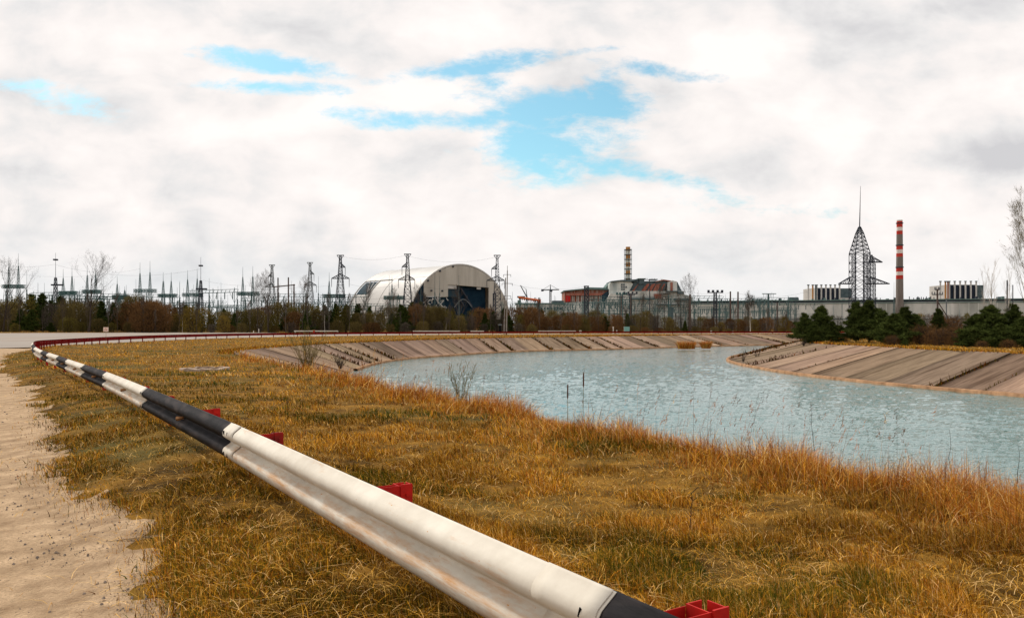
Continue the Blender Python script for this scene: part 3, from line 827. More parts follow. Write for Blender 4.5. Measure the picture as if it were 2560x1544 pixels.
def joint_weeds():
    parts = []
    for (p, gap) in joints:
        a, b = p[:2], p[2:]; y = b[1]
        if y > 190 or gap < .07: continue
        n = int(90 if gap > .2 else 26)
        t = rng.beta(2.2, 1.3, n); q = a+(b-a)*t[:, None]+rng.normal(0, .07, (n, 2))
        z = (WZ*t)+.0
        tone = pick(['brown', 'olive', 'rust'], np.tile([.5, .4, .25], (n, 1)))*.5
        h = rng.uniform(.08, .28, n)*(1.9 if gap > .2 else 1)*(.5+t)
        parts.append(blades(n, np.column_stack([q, z]), h, np.full(n, .0016*y)*rng.uniform(.5, 1.2, n), rng.uniform(.1, .9, n), rng.random(n)*6.28, tone, 2))
    # fringe of dry grass along the top of the slabs
    for C, i0 in ((OUTC, iC), (PENC, 0)):
        c = C[i0:]; c = c[(c[:,1] < 215) & (c[:,1] > 20)]; n = 15000; k = rng.integers(0, len(c)-1, n)
        f = rng.random((n, 1)); q = c[k]*(1-f)+c[k+1]*f; u = q[:, 2:]-q[:, :2]; u = u/np.linalg.norm(u, axis=1, keepdims=True)
        q = q[:, :2]+u*rng.normal(-.25, .35, (n, 1))
        tone = pick(['gold', 'orange', 'straw', 'olive', 'brown'], np.tile([.45, .25, .15, .25, .2], (n, 1)))*rng.uniform(.6, 1.1, (n, 1))
        parts.append(blades(n, np.column_stack([q, np.full(n, -.03)]), rng.uniform(.1, .3, n), .0011*q[:, 1], rng.uniform(.1, .9, n), rng.random(n)*6.28, tone, 2))
    g = join_blades(parts, 'bank_weeds')
    tag(g, 'dry weeds growing in the slab joints and along the top of the concrete banks', 'weeds', kind='stuff')
joint_weeds()

def pebbles():
    mb = MB(); n = 0
    rg = random.Random(3)
    while n < 800:
        y = 1/(rg.random()*(1/4.4-1/26)+1/26); x = (-.72+rg.random()*.62)*y
        if not inpoly([x], [y], dirt_np)[0] or rg.random() > float(sstep(.42, .62, fbm(x, y, 1.6, 50, 3)))+.06: continue
        r = rg.choice([.003, .004, .004, .005, .007, .012])*max(1, y/9); z = float(gz(x, y))+.012
        a = rg.random()*6.28; pts = []
        for k in range(6):
            t = a+k*1.047; q = r*rg.uniform(.7, 1.2); pts.append((x+math.cos(t)*q, y+math.sin(t)*q, z-.003))
        pts += [(x+math.cos(a+k*2.1)*r*.5, y+math.sin(a+k*2.1)*r*.5, z+r*rg.uniform(.5, .8)) for k in range(3)]
        mb.add(pts, [(0,1,6),(1,2,7,6),(2,3,7),(3,4,8,7),(4,5,8),(5,0,6,8),(6,7,8)]); n += 1
    o = mb.build('pebbles', mat('pebble_stone', (.10, .085, .075), (.34, .27, .21), scale=30))
    tag(o, 'scattered dark pebbles on the sandy road', 'pebbles', kind='stuff')
pebbles()

# ------------------------------------------------------------------ plants
def tufts(centers, dirs, n_each, length, width, spread, rg):
    N = len(centers); K = n_each
    c = np.repeat(centers, K, 0); d = np.repeat(dirs, K, 0)+rg.normal(0, spread, (N*K, 3)); d /= np.linalg.norm(d, axis=1, keepdims=True)+1e-9
    L_ = length*rg.uniform(.5, 1.3, (N*K, 1)); side = np.cross(d, rg.normal(0, 1, (N*K, 3))); side /= np.linalg.norm(side, axis=1, keepdims=True)+1e-9
    w = width*rg.uniform(.6, 1.3, (N*K, 1))
    V = np.empty((N*K, 3, 3)); V[:, 0] = c-side*w; V[:, 1] = c+side*w; V[:, 2] = c+d*L_
    return V.reshape(-1, 3), np.arange(N*K*3).reshape(-1, 3)
def trunk_branches(h, seed, depth=4, r0=.09, spread=.5, n0=9, start=.2, twist=.25, lean=0, ratio=.55):
    """tapering trunk with limbs; returns (trunk MB, limb MB, tips)"""
    rg = random.Random(seed); tr = MB(); br = MB(); tips = []
    def grow(p, d, length, r, lvl, mb):
        n = 5 if lvl == 0 else 3; pts = [p]; rad = [r]
        for i in range(n):
            d = (d+Vector((rg.uniform(-1, 1), rg.uniform(-1, 1), rg.uniform(-.3, .8)))*twist*(.35 if lvl == 0 else .8)).normalized()
            p = p+d*length/n; pts.append(p); rad.append(max(r*(1-(i+1)/n*.8), .004))
            mb.bar(pts[-2], pts[-1], rad[-2], rad[-1], n=6 if lvl == 0 else 3)
        tips.append((tuple(p), tuple(d)))
        if lvl >= depth: return
        k = n0 if lvl == 0 else rg.randint(3, 5)
        for j in range(k):
            t = start+(1-start)*(j+rg.random())/k if lvl == 0 else rg.uniform(.25, 1)
            f = min(t*n, n-.01); i = int(f); q = pts[i].lerp(pts[i+1], f-i)
            a = rg.random()*6.283; o = Vector((math.cos(a), math.sin(a), rg.uniform(.1, .9)))
            dd = (d*(1-spread)+o*spread).normalized()
            grow(q, dd, length*(ratio*(1.15-t*.55) if lvl == 0 else rg.uniform(.4, .65)), max(rad[i]*.55, .004), lvl+1, br)
    grow(Vector((0, 0, -.1)), Vector((lean, 0, 1)).normalized(), h, r0, 0, tr)
    return tr, br, tips
def clone(root, loc, rz, sc, label, group=None, extra=None):
    r = root.copy(); col.objects.link(r); r.location = loc; r.rotation_euler = (0, 0, rz); r.scale = sc
    for k in ('label', 'group'):
        if k in r: del r[k]
    r['label'] = label
    if group: r['group'] = group
    for c in list(root.children):
        d = c.copy(); col.objects.link(d); d.parent = r
    return r
PROTO = {}
def proto_pine(key, h, r, nt, k, size, seed, m='pine', cat='tree', name='pine_tree', nb=46, sw=.16, sf=.16):
    rg = np.random.default_rng(seed)
    root = empty(name, (0, 0, 0), 'x', cat)
    mb = MB(); mb.bar((0, 0, -.2), (0, 0, h*.96), .03*h*.5, .01, n=6)
    # whorls of limbs
    cs = []; ds = []
    for i in range(nb):
        t = .06+.9*(i/nb)**.9; z = h*t; a = i*2.4+rg.uniform(-.4, .4)
        R_ = r*((1-t)**1.0*(1.1+.3*np.sin(i*1.7))+.04)*rg.uniform(.6, 1.2)
        tipz = z+R_*rg.uniform(.1, .45)
        mb.bar((0, 0, z), (math.cos(a)*R_, math.sin(a)*R_, tipz), .012*h*.3, .006, n=3)
        q = max(6, int(nt/nb*(R_/r*1.6+.25)))
        f = np.sqrt(rg.random(q))*.98+.05; sp = sf*R_+.04
        c = np.column_stack([math.cos(a)*R_*f, math.sin(a)*R_*f, z+(tipz-z)*f])+rg.normal(0, 1, (q, 3))*sp*np.array([1, 1, .45])
        cs.append(c); ds.append(np.column_stack([np.full(q, math.cos(a)*.5), np.full(q, math.sin(a)*.5), np.full(q, .75)]))
    cs = np.concatenate(cs); ds = np.concatenate(ds)
    V, Fc = tufts(cs, ds, k, size, size*sw, .75, rg)
    mb.build('trunk', M['bark'], root); mesh_obj('crown', V, Fc, M[m], root)
    PROTO[key] = (root, h); root['label'] = 'pine'
def proto_brush(key, h, r, ntuft, m, seed, name='bush', cat='bush', stems=26, size=.4, k=4, wd=.05, flat=.75):
    rg = np.random.default_rng(seed); rr = random.Random(seed)
    root = empty(name, (0, 0, 0), 'x', cat); mb = MB()
    for i in range(stems):
        a = rr.random()*6.28; q = r*math.sqrt(rr.random())*.35; q2 = r*math.sqrt(rr.random())*.8
        p0 = Vector((math.cos(a)*q, math.sin(a)*q, -.1)); p1 = Vector((math.cos(a)*q2, math.sin(a)*q2, h*rr.uniform(.6, 1.03)))
        mid = p0.lerp(p1, .5)+Vector((rr.uniform(-.2, .2), rr.uniform(-.2, .2), .1))
        mb.bar(p0, mid, .035, .022, n=3); mb.bar(mid, p1, .022, .008, n=3)
        for j in range(5):
            b = mid.lerp(p1, rr.random()); mb.bar(b, b+Vector((rr.uniform(-.5, .5), rr.uniform(-.5, .5), rr.uniform(.3, .9))), .014, .004, n=3)
    n = ntuft
    a = rg.random(n)*6.283; t = rg.random(n)**.85; lob = 1+.18*np.sin(a*3+seed)+.12*np.sin(a*5+1.3*seed)
    prof = np.sqrt(np.clip(1-(np.abs(t-.45)/.6)**2.2, 0, 1))
    q = r*lob*prof*rg.random(n)**.45
    hz = h*(1+.12*np.sin(a*2+seed*2)*prof)
    c = np.column_stack([np.cos(a)*q, np.sin(a)*q, t*hz*.97])+rg.normal(0, .26, (n, 3))
    d = np.column_stack([np.cos(a)*.35, np.sin(a)*.35, np.full(n, flat)])
    V, Fc = tufts(c, d, k, size, wd, .35, rg)
    mb.build('stems', M['bark'], root); mesh_obj('crown', V, Fc, M[m], root)
    PROTO[key] = (root, h); root['label'] = name
def proto_bare(key, h, seed, bark, depth=4, r0=.12, n0=10, spread=.5, start=.25, name='bare_tree', twig=None, ratio=.5, tuftn=0, lean=0, twist=.25):
    root = empty(name, (0, 0, 0), 'x', 'tree')
    tr, br, tips = trunk_branches(h, seed, depth, r0, spread, n0, start, lean=lean, ratio=ratio, twist=twist)
    tr.build('trunk', M[bark], root)
    V = np.array(br.V); Fq = br.F
    o = br.build('branches', M[twig or 'grey_twig'], root)
    if tuftn:
        rg = np.random.default_rng(seed); P = np.array([t[0] for t in tips]); D = np.array([t[1] for t in tips])
        v, f = tufts(P, D, tuftn, .7, .012, .45, rg); mesh_obj('crown', v, f, M[twig or 'grey_twig'], root)
    PROTO[key] = (root, h); root['label'] = name
proto_pine('pineA', 9, 2.7, 1900, 7, .55, 11); proto_pine('pineB', 8, 2.1, 1600, 7, .5, 12)
proto_brush('brownA', 6, 2.4, 1500, 'brown', 21, size=.75, wd=.022, flat=1.4); proto_brush('brownB', 5, 2.7, 1500, 'rust_brush', 22, size=.65, wd=.024, flat=1.2)
proto_brush('olive', 7.5, 2.3, 1100, 'olive', 23, size=.55, wd=.045, name='deciduous_tree', cat='tree')
proto_brush('yellow', 6, 2.2, 900, 'yellow', 24, size=.42, wd=.05, name='budding_tree', cat='tree')
proto_brush('greyA', 7, 2.4, 900, 'grey_twig', 25, size=.7, wd=.016, name='bare_thicket', cat='bush', stems=34)
proto_bare('bareA', 14, 37, 'bark', r0=.26, n0=7, twig='bark', tuftn=2, spread=.36, start=.3, ratio=.62, twist=.32); proto_bare('bareB', 12, 32, 'bark', r0=.16, n0=12, twig='grey_twig', tuftn=3, spread=.35)
proto_bare('birch', 9, 33, 'birch', r0=.11, n0=11, spread=.35, start=.35, name='birch_tree', twig='grey_twig', tuftn=3, ratio=.38)
used = set()
def place(key, x, y, z, H, label, group=None, wf=1.0, rz=None, rg=random):
    root, h = PROTO[key]; sc = H/h; rz = rg.random()*6.28 if rz is None else rz
    if key not in used:
        used.add(key); root.location = (x, y, z); root.rotation_euler = (0, 0, rz); root.scale = (sc*wf, sc*wf, sc)
        root['label'] = label
        if group: root['group'] = group
        return root
    return clone(root, (x, y, z), rz, (sc*wf, sc*wf, sc), label, group)
NAMES = {'pineA': 'dark green pine', 'pineB': 'dark green narrow pine', 'brownA': 'dark brown leafless bush', 'brownB': 'reddish brown bush', 'olive': 'olive green young tree',
         'yellow': 'yellow-green budding tree', 'greyA': 'grey brown leafless thicket', 'bareA': 'tall bare dark-limbed tree', 'bareB': 'tall bare twiggy tree', 'birch': 'white-stemmed birch'}
ORD = ['leftmost', 'second', 'third', 'fourth', 'fifth', 'sixth', 'seventh', 'eighth', 'ninth', 'tenth', 'eleventh', 'twelfth', 'thirteenth', 'fourteenth', 'fifteenth', 'sixteenth']
LM = [(-400, 130, 'at the far left end'), (130, 330, 'behind the little road sign'), (330, 560, 'below the switchyard spires'), (560, 840, 'around the wooden pole frame'),
      (840, 1060, 'before the left arch flank'), (1060, 1290, 'before the dark arch opening'), (1290, 1490, 'below the cranes'),
      (1490, 1740, 'before the reactor block'), (1740, 1985, 'before the turbine hall'), (1985, 3000, 'behind the peninsula pines')]
def lm(px):
    for a, b, t in LM:
        if a <= px < b: return t
    return LM[0][2]
def treeline():
    rg = random.Random(42)
    topx = [-300, 0, 110, 200, 300, 345, 420, 520, 600, 700, 850, 900, 1000, 1060, 1150, 1300, 1400, 1500, 1560, 1640, 1750, 1900, 2000, 2600]
    topy = [755, 757, 752, 752, 762, 750, 768, 778, 780, 767, 765, 772, 766, 760, 783, 776, 786, 782, 792, 782, 790, 792, 786, 780]
    front = []; back = []
    def weights(px):
        if px < 330: return {'pineA': 3, 'pineB': 2, 'brownA': 4, 'olive': 1.5, 'greyA': 1}
        if px < 420: return {'brownB': 5, 'brownA': 3, 'pineA': 1}
        if px < 640: return {'pineA': 3, 'pineB': 2, 'yellow': 2, 'olive': 3, 'brownA': 3}
        if px < 900: return {'pineA': 3, 'olive': 3, 'brownA': 3, 'pineB': 2, 'birch': .6, 'brownB': 1.5}
        if px < 1250: return {'pineB': 2.6, 'pineA': 2, 'olive': 1.2, 'brownA': 4, 'brownB': 2.5, 'greyA': 2}
        if px < 1560: return {'pineA': 3, 'brownB': 5, 'brownA': 2, 'olive': 1}
        if px < 1760: return {'brownA': 3, 'greyA': 5, 'pineB': .8, 'bareB': .7}
        return {'brownB': 3, 'greyA': 6, 'brownA': 2, 'yellow': .8, 'olive': .7}
    def choose(px, rowk):
        w = dict(weights(px))
        ks = list(w); return rg.choices(ks, [w[k] for k in ks])[0]
    px = -230
    while px < 2000:
        front.append((px, 236+rg.uniform(-5, 5), choose(px, 0), rg.uniform(.78, 1.08))); px += rg.uniform(24, 36)
    px = -240
    while px < 2580:
        back.append((px, 252+rg.uniform(-6, 8), choose(min(px, 1990), 1), rg.uniform(.98, 1.24))); px += rg.uniform(20, 31)
    # low brush filling the foot of the wood
    low = []
    px = -220
    while px < 2000:
        low.append((px, 230+rg.uniform(-3, 3), rg.choice(['brownA', 'brownB', 'brownA', 'greyA'] if px > 330 else ['brownA', 'olive', 'pineB']), rg.uniform(.3, .5))); px += rg.uniform(30, 48)
    cnt = {}
    for lst, rowname in ((front, 'front'), (back, 'back'), (low, 'low')):
        for (px, Y, k, f) in lst:
            s = F/Y; x = (px-1280)/s; z = float(gz(x, Y))
            H = (HOR-np.interp(px, topx, topy))/s+EYE-z
            H *= f*(1.12 if k.startswith('pine') and rowname == 'back' else 1)
            H *= .8 if px > 1620 else .93
            l = lm(px)
            key = (k, l, rowname); cnt[key] = cnt.get(key, 0)+1; o = ORD[min(cnt[key]-1, 15)]
            d = {'front': 'front row', 'back': 'hidden back row', 'low': 'low edge row'}[rowname]
            fl = '' if o == 'leftmost' else ' from left'
            lab = f"{o} {NAMES[k]}{fl}, {d} {l}"
            wf = rg.uniform(.85, 1.25) if rowname != 'low' else rg.uniform(1.3, 1.9)
            place(k, x, Y, z-.1, H, lab, 'trees and bushes of the far tree line', wf=wf, rg=rg)
treeline()
def spec_tree(key, px, ytop, Y, label, group=None, wf=1, zb=None, rz=None):
    s = F/Y; x = (px-1280)/s; z = float(gz(x, Y)) if zb is None else zb
    H = (HOR-ytop)/s+EYE-z; return place(key, x, Y, z-.1, H, label, group, wf=wf, rz=rz)
for px, yt, lab, wf in ((222, 692, 'tall forked bare tree rising above the wood behind the road sign', 1.2), (8, 700, 'bare tree at the left edge of the picture', 1.1)):
    spec_tree('bareA', px, yt, 228, lab, wf=wf)
for px, yt, lab in ((644, 728, 'slim bare tree left of the wooden pole frame'), (672, 722, 'bare tree under the first pylon'), (755, 730, 'bare tree right of the wooden pole frame'), (912, 742, 'thin bare tree in front of the blue arch panel'),
                    (1046, 748, 'bare tree at the left foot of the arch front wall'), (978, 752, 'thin bare tree in front of the white arch flank'), (1148, 748, 'thin bare tree in front of the dark arch opening'), (1642, 738, 'bare trees before the white wall of the reactor block, left one'),
                    (1722, 728, 'tall narrow bare tree at the right end of the reactor block'), (1662, 752, 'bare tree before the white wall of the reactor block, right one'), (1600, 760, 'small bare tree below the ruined reactor tower'), (1704, 762, 'bare tree under the stepped end of the reactor block')):
    spec_tree('bareB', px, yt, 228, lab, wf=.75)
for px, yt, lab in ((1876, 752, 'white birch standing alone on the far grass verge before the turbine hall'), (812, 775, 'white-stemmed birch at the edge of the wood below the pylons'), (456, 770, 'pale slender birch beside a yellow-green tree'), (1115, 800, 'small birch at the edge of the wood below the arch')):
    spec_tree('birch', px, yt, 214 if px == 1876 else 226, lab, wf=.9)
for px, yt, lab in ((478, 768, 'yellow-green budding tree right of a pale birch'), (560, 790, 'small yellow budding tree in the left wood'), (1960, 792, 'yellow budding bush left of the peninsula pines')):
    spec_tree('yellow', px, yt, 227, lab, wf=1.1)
spec_tree('brownB', 385, 770, 226, 'large rounded reddish bush in the left wood', wf=1.2)
spec_tree('brownB', 365, 774, 227, 'rounded reddish bush beside the large one in the left wood', wf=1.3)

proto_bare('sapling', 7, 35, 'grey_twig', r0=.07, n0=14, spread=.25, start=.3, name='bare_sapling', twig='grey_twig', ratio=.3, depth=3, tuftn=3, twist=.15)
def saplings():
    rg = random.Random(12); cnt = {}; px = 20
    while px < 1975:
        l = lm(px); cnt[l] = cnt.get(l, 0)+1; o = ORD[cnt[l]-1]
        spec_tree('sapling', px, rg.uniform(748, 800) if px < 1600 else rg.uniform(756, 800), 222+rg.uniform(0, 8), f"{o} pale slender bare sapling{'' if o == 'leftmost' else ' from left'}, {l}", 'pale saplings at the wood edge', wf=rg.uniform(.6, 1.1))
        px += rg.uniform(22, 66)
saplings()

# peninsula trees
proto_pine('penA', 5, 2.6, 3700, 9, .40, 51, 'pine2', nb=42, sw=.07, sf=.10); proto_pine('penB', 6, 2.4, 4000, 9, .42, 52, 'pine2', nb=46, sw=.07, sf=.10)
proto_brush('penbrush', 3, 2.0, 1700, 'rust_brush', 53, size=.42, wd=.010, stems=60, k=4)
NAMES['penA'] = NAMES['penB'] = 'young pine'
def pen(key, px, ytop, Y, label, wf=1, z=-.05, rz=None): spec_tree(key, px, ytop, Y, label, 'young pines and bushes on the peninsula', wf, z, rz)
for a in (('penA', 2052, 762, 94, 'young pine at the peninsula tip, the tall right one of the first clump', .9), ('penA', 2012, 780, 93, 'young pine at the left end of the peninsula clump', .9),
          ('penB', 2080, 800, 92, 'low young pine at the right of the first peninsula clump', 1.1), ('penA', 2034, 808, 88.5, 'low bushy young pine in front of the first peninsula clump', 1.25),
          ('penB', 2140, 752, 92, 'dark young pine left of the big lattice tower foot', .95), ('penB', 2172, 748, 90, 'dark young pine right of the big lattice tower foot', 1.0), ('penA', 2204, 772, 88, 'young pine in the middle clump left of the chimney', 1.1),
          ('penB', 2262, 764, 84, 'full young pine below the striped chimney', 1.1), ('penA', 2236, 782, 80, 'bushy young pine in front of the one below the chimney', 1.2), ('penA', 2290, 782, 86, 'small young pine right of the chimney', .9),
          ('penB', 2347, 768, 82, 'slender pointed young pine between the two panelled blocks', .75), ('penA', 2305, 800, 90, 'low young pine left of the slender one', .9), ('penA', 2262, 842, 75, 'tiny pine seedling on the bank edge', .8),
          ('penB', 2440, 782, 74, 'spreading young pine under the right panelled block', 1.3), ('penA', 2474, 760, 72, 'dark young pine behind the two birches', 1.1), ('penB', 2532, 756, 71, 'tall dark young pine near the right edge', 1.0),
          ('penA', 2500, 806, 68, 'low young pine between the birches and the edge', 1.3), ('penA', 2560, 790, 68, 'young pine cut by the right picture edge', 1.2), ('penB', 2585, 770, 74, 'young pine outside the right edge', 1.2), ('penB', 2415, 822, 70, 'low spreading pine before the brown bushes', 1.4)):
    pen(*a)
for i, (px, yt, Y, lab) in enumerate(((2310, 815, 80, 'brown bush below the slender young pine'), (2345, 822, 76, 'brown bush right of the slender young pine on the bank'), (2380, 818, 78, 'reddish bush between slender pine and spreading pine'),
        (2400, 835, 74, 'low brown bush left of the spreading pine'), (2230, 838, 78, 'low brown bush at the foot of the middle pines'), (2520, 848, 66, 'low brown bush near the right edge'), (2455, 850, 68, 'brown bush at the foot of the birches'),
        (2370, 795, 100, 'pinkish bare bush further back beside the power pole'), (2110, 835, 96, 'low brown bush between the first and middle pine clumps'))):
    pen('penbrush', px, yt, Y, lab, 1.15)
proto_bare('pbirch', 7, 61, 'birch', r0=.085, n0=14, spread=.3, start=.3, name='birch_tree', twig='birch', ratio=.3, depth=3, twist=.18)
proto_bare('pbare', 13, 62, 'grey_twig', r0=.14, n0=18, spread=.42, start=.22, name='bare_tree', twig='brown', ratio=.42, depth=4, tuftn=3)
pen('pbirch', 2478, 678, 73, 'slender white birch leaning left above the young pines', .75, rz=.4)
pen('pbirch', 2520, 690, 71, 'thin birch in the middle of the right-hand group', .6, rz=2.2)
pen('pbirch', 2462, 700, 75, 'small thin birch left of the slender one', .6, rz=4)
pen('pbare', 2568, 572, 74, 'tall many-branched bare tree at the right picture edge', .68, rz=1.0)
spec_tree('yellow', 2490, 785, 96, 'orange-yellow leafy bush behind the birches', wf=.45, zb=2)

# bare shrubs and reed clumps on the slabs
def shrub(px, py_base, z, H, Wd, label, seed, m='bark', n=26, r0=.012):
    s = (py_base-HOR)/(EYE-z); x, y = (px-1280)/s, F/s
    root = empty('bare_shrub', (x, y, z), label, 'shrub'); rr = random.Random(seed)
    st = MB(); tw = MB()
    for i in range(n):
        a = rr.random()*6.28; sp = rr.random()**.7
        p = Vector((rr.uniform(-.1, .1), rr.uniform(-.1, .1), -.1)); d = Vector((math.cos(a)*sp*Wd/H*.6, math.sin(a)*sp*Wd/H*.6, 1)).normalized()
        L_ = H*rr.uniform(.6, 1.05); k = 5; r = r0
        for j in range(k):
            d = (d+Vector((rr.uniform(-.12, .12), rr.uniform(-.12, .12), .03))).normalized(); q = p+d*L_/k
            st.bar(p, q, r*(1-j/k*.7), r*(1-(j+1)/k*.7), n=3)
            for t in range(3):
                b = p.lerp(q, rr.random()); dd = (d+Vector((rr.uniform(-.6, .6), rr.uniform(-.6, .6), rr.uniform(-.1, .4)))).normalized(); e = b+dd*L_*rr.uniform(.08, .22)
                tw.bar(b, e, .005, .002, n=3); 
                if rr.random() < .6: tw.bar(b.lerp(e, .5), b.lerp(e, .5)+Vector((rr.uniform(-.1, .1), rr.uniform(-.1, .1), .12)), .004, .002, n=3)
            p = q
    st.build('stems', M[m], root); tw.build('twigs', M[m], root)
shrub(768, 928, -.25, 2.1, 2.6, 'leafless many-stemmed shrub growing before the corner of the slab bank', 71, 'brown', 34)
shrub(1152, 1000, -.25, 1.15, .9, 'thin leafless shrub in the reeds against the water', 72, 'brown', 12, .006)
shrub(850, 918, -1.1, 1.1, 2.0, 'dark low shrub on the slabs right of the leafless shrub', 73, 'bark', 26)
shrub(1858, 902, WZ+.35, 1.2, 1.4, 'thin bare shrub on the tip of the peninsula slabs', 74, 'grey_twig', 16)
shrub(1893, 896, WZ+.5, 1.3, 1.2, 'dark bare shrub up the tip of the peninsula slabs', 75, 'bark', 18)
shrub(2008, 862, -.2, .8, 1.3, 'low dark shrub at the crest of the peninsula tip', 78, 'bark', 20)
def reed_clump(px, py, H, Wd, label):
    s = (py-HOR)/(EYE-WZ-.35); x, y = (px-1280)/s, F/s; n = 900
    a = rng.random(n)*6.28; q = np.sqrt(rng.random(n))*Wd*.35
    pos = np.column_stack([np.cos(a)*q, np.sin(a)*q*.6, np.zeros(n)])
    tone = pick(['orange', 'straw', 'rust', 'brown'], np.tile([.5, .3, .2, .15], (n, 1)))
    v, f, t = blades(n, pos, H*rng.uniform(.5, 1.1, n), np.full(n, .07), rng.uniform(.05, .7, n), a+rng.normal(0, .5, n), tone, 3)
    o = mesh_obj('reed_clump', v, f, M['grass'], tones=t, loc=(x, y, WZ+.3)); tag(o, label, 'reed clump', 'dry reed clumps on the far slabs')
reed_clump(1716, 871, 1.6, 4.2, 'wide orange dry reed clump on the far slab bank at the waterline, left one')
reed_clump(1765, 870, 1.5, 2.2, 'small orange dry reed clump on the far slab bank, right of the wide one')
for k, (px, py, H) in enumerate(((1040, 893, .9), (1080, 889, .7), (945, 912, .8), (1365, 879, .9), (1420, 877, .7), (2225, 958, .5), (2046, 938, .45))):
    pass

# cattails
def cattail(px, ytop, Y, label, lean=.02):
    s = F/Y; x = (px-1280)/s; zt = EYE-(ytop-HOR)/s; zb = -1.2; H = zt-zb
    root = empty('cattail', (x, Y, zb), label, 'cattail', 'cattails in front of the water')
    a = MB(); a.bar((0, 0, 0), (lean, 0, H*.96), .006, .004, n=5); a.build('stalk', M['brown'], root)
    b = MB(); b.bar((lean*.8, 0, H-.33), (lean*.88, 0, H-.30), .006, .014, n=8); b.bar((lean*.88, 0, H-.30), (lean, 0, H-.08), .014, .013, n=8); b.bar((lean, 0, H-.08), (lean*1.1, 0, H-.06), .013, .003, n=8); b.bar((lean*1.1, 0, H-.06), (lean*1.8, 0, H), .003, .001, n=4)
    b.build('seed_head', mat('cattail_brown', (.06, .025, .012), (.11, .05, .025), scale=20), root)
cattail(1455, 922, 14.6, 'tall brown cattail standing before the water', .03)
cattail(1418, 952, 14.8, 'shorter cattail left of the tall brown cattail', .01)
def stalk(px, pyb, ytop, label, z=0, leafy=True, seed=1):
    x, y = GX(px, pyb, z); s = F/y; H = (pyb-ytop)/s; rr = random.Random(seed)
    root = empty('weed_stalk', (x, y, z), label, 'dry weed', 'single dry stalks in the grass')
    a = MB(); p = Vector((0, 0, -.02))
    for j in range(6):
        q = p+Vector((rr.uniform(-.02, .02), rr.uniform(-.02, .02), H/6)); a.bar(p, q, .005-.0006*j, .005-.0006*(j+1), n=5)
        if leafy and j > 1:
            for k in range(2): a.bar(q, q+Vector((rr.uniform(-.07, .07), rr.uniform(-.07, .07), rr.uniform(.02, .08))), .003, .001, n=3)
        p = q
    a.build('stem', M['bark'], root)
stalk(544, 1054, 962, 'thin dark dry stalk standing behind the black beam', leafy=False, seed=4)
stalk(1722, 1350, 1226, 'thin curved dark twig in the grass right of the barrier', seed=5)
stalk(1562, 960, 905, 'x', z=-2.0, seed=6) if False else None
stalk(838, 1010, 935, 'dry branching weed left of the first reeds', seed=7)
stalk(2040, 1150, 1012, 'tall dry weed with side sprigs before the water, under the peninsula', z=-.2, seed=8)
stalk(2380, 1210, 1068, 'straight dry stalk before the water near the right edge', z=-.2, leafy=False, seed=9)
stalk(2540, 1240, 1105, 'dry stalk at the right picture edge', z=-.2, leafy=False, seed=10)

# old concrete well ring in the meadow
def well():
    x, y = GX(512, 924); root = empty('well_ring', (x, y, float(gz(x, y))), 'broken concrete well ring sunk in the meadow behind the barrier', 'well ring')
    n = 28; V = []; Fc = []; rg = random.Random(5)
    for i in range(n):
        a = 2*math.pi*i/n; w = rg.uniform(-.02, .03)
        for r, z in ((.98, -.05), (.95, .075+w), (.70, .085+w), (.67, -.3)): V.append((math.cos(a)*r, math.sin(a)*r*1.0, z))
    for i in range(n):
        for k in range(3): a = i*4+k; b = ((i+1) % n)*4+k; Fc.append((a, b, b+1, a+1))
    mesh_obj('ring', V, Fc, mat('old_concrete', (.24, .17, .12), (.42, .33, .26), scale=4), root)
    m = MB(); m.bar((0, 0, -.04), (0, 0, -.01), .7, n=20); m.build('cover', M['rust'], root)
well()

# ------------------------------------------------------------------ signs and markers
def sign_small():
    x, y = GX(265, 866); root = empty('warning_sign', (x, y, 0), 'small white and red sign on a thin post in the meadow beside the red barrier', 'sign')
    s = F/y; H = 48/s
    a = MB(); a.bar((0, 0, -.1), (0, 0, H+.02), .012, n=6); a.build('post', M['rust'], root)
    b = MB(); b.box(-.225, .225, -.03, -.015, H-.38, H+.02); b.build('sign_plate', mat('faded_sign', (.75, .55, .45), (.8, .66, .56), scale=6), root)
    c = MB(); zc = H-.18; n = 3
    for r0, r1 in ((.055, .13),):
        for k in range(3):
            t0 = R(90+k*120-28); t1 = R(90+k*120+28)
            c.add([(math.cos(t0)*r0, -.034, zc+math.sin(t0)*r0), (math.cos(t1)*r0, -.034, zc+math.sin(t1)*r0), (math.cos(t1)*r1, -.034, zc+math.sin(t1)*r1), (math.cos(t0)*r1, -.034, zc+math.sin(t0)*r1)], [(0,1,2,3)])
    c.build('emblem', M['red_paint'], root)
sign_small()
def sign_teal():
    Y = 222; s = F/Y; x = (1567-1280)/s; z = float(gz(x, Y)); root = empty('road_sign', (x, Y, z), 'pale teal rectangular road sign at the foot of the wood', 'sign')
    b = MB(); b.box(-.75, .75, 0, .06, .45, 1.85); b.build('sign_plate', mat('teal_sign', (.16, .34, .30), (.22, .42, .38), scale=2), root)
    a = MB(); a.box(-.82, -.751, .0, .07, -.1, 1.92); a.build('post', M['white_paint'], root)
    a = MB(); a.box(.751, .81, .0, .07, -.1, 1.85); a.build('post', M['pylon'], root)
sign_teal()
def marker(px, Y, H, w, m, label, cap=None):
    s = F/Y; x = (px-1280)/s; root = empty('marker_post', (x, Y, float(gz(x, Y))), label, 'marker post')
    a = MB(); a.box(-w, w, -w*.6, w*.6, -.1, H); a.build('post', M[m], root)
    if cap: b = MB(); b.box(-w*1.5, w*1.5, -w, w, H+.002, H+.35); b.build('head', M[cap], root)
marker(1533, 220, 1.5, .12, 'white_paint', 'white marker post left of the teal sign', 'white_paint')
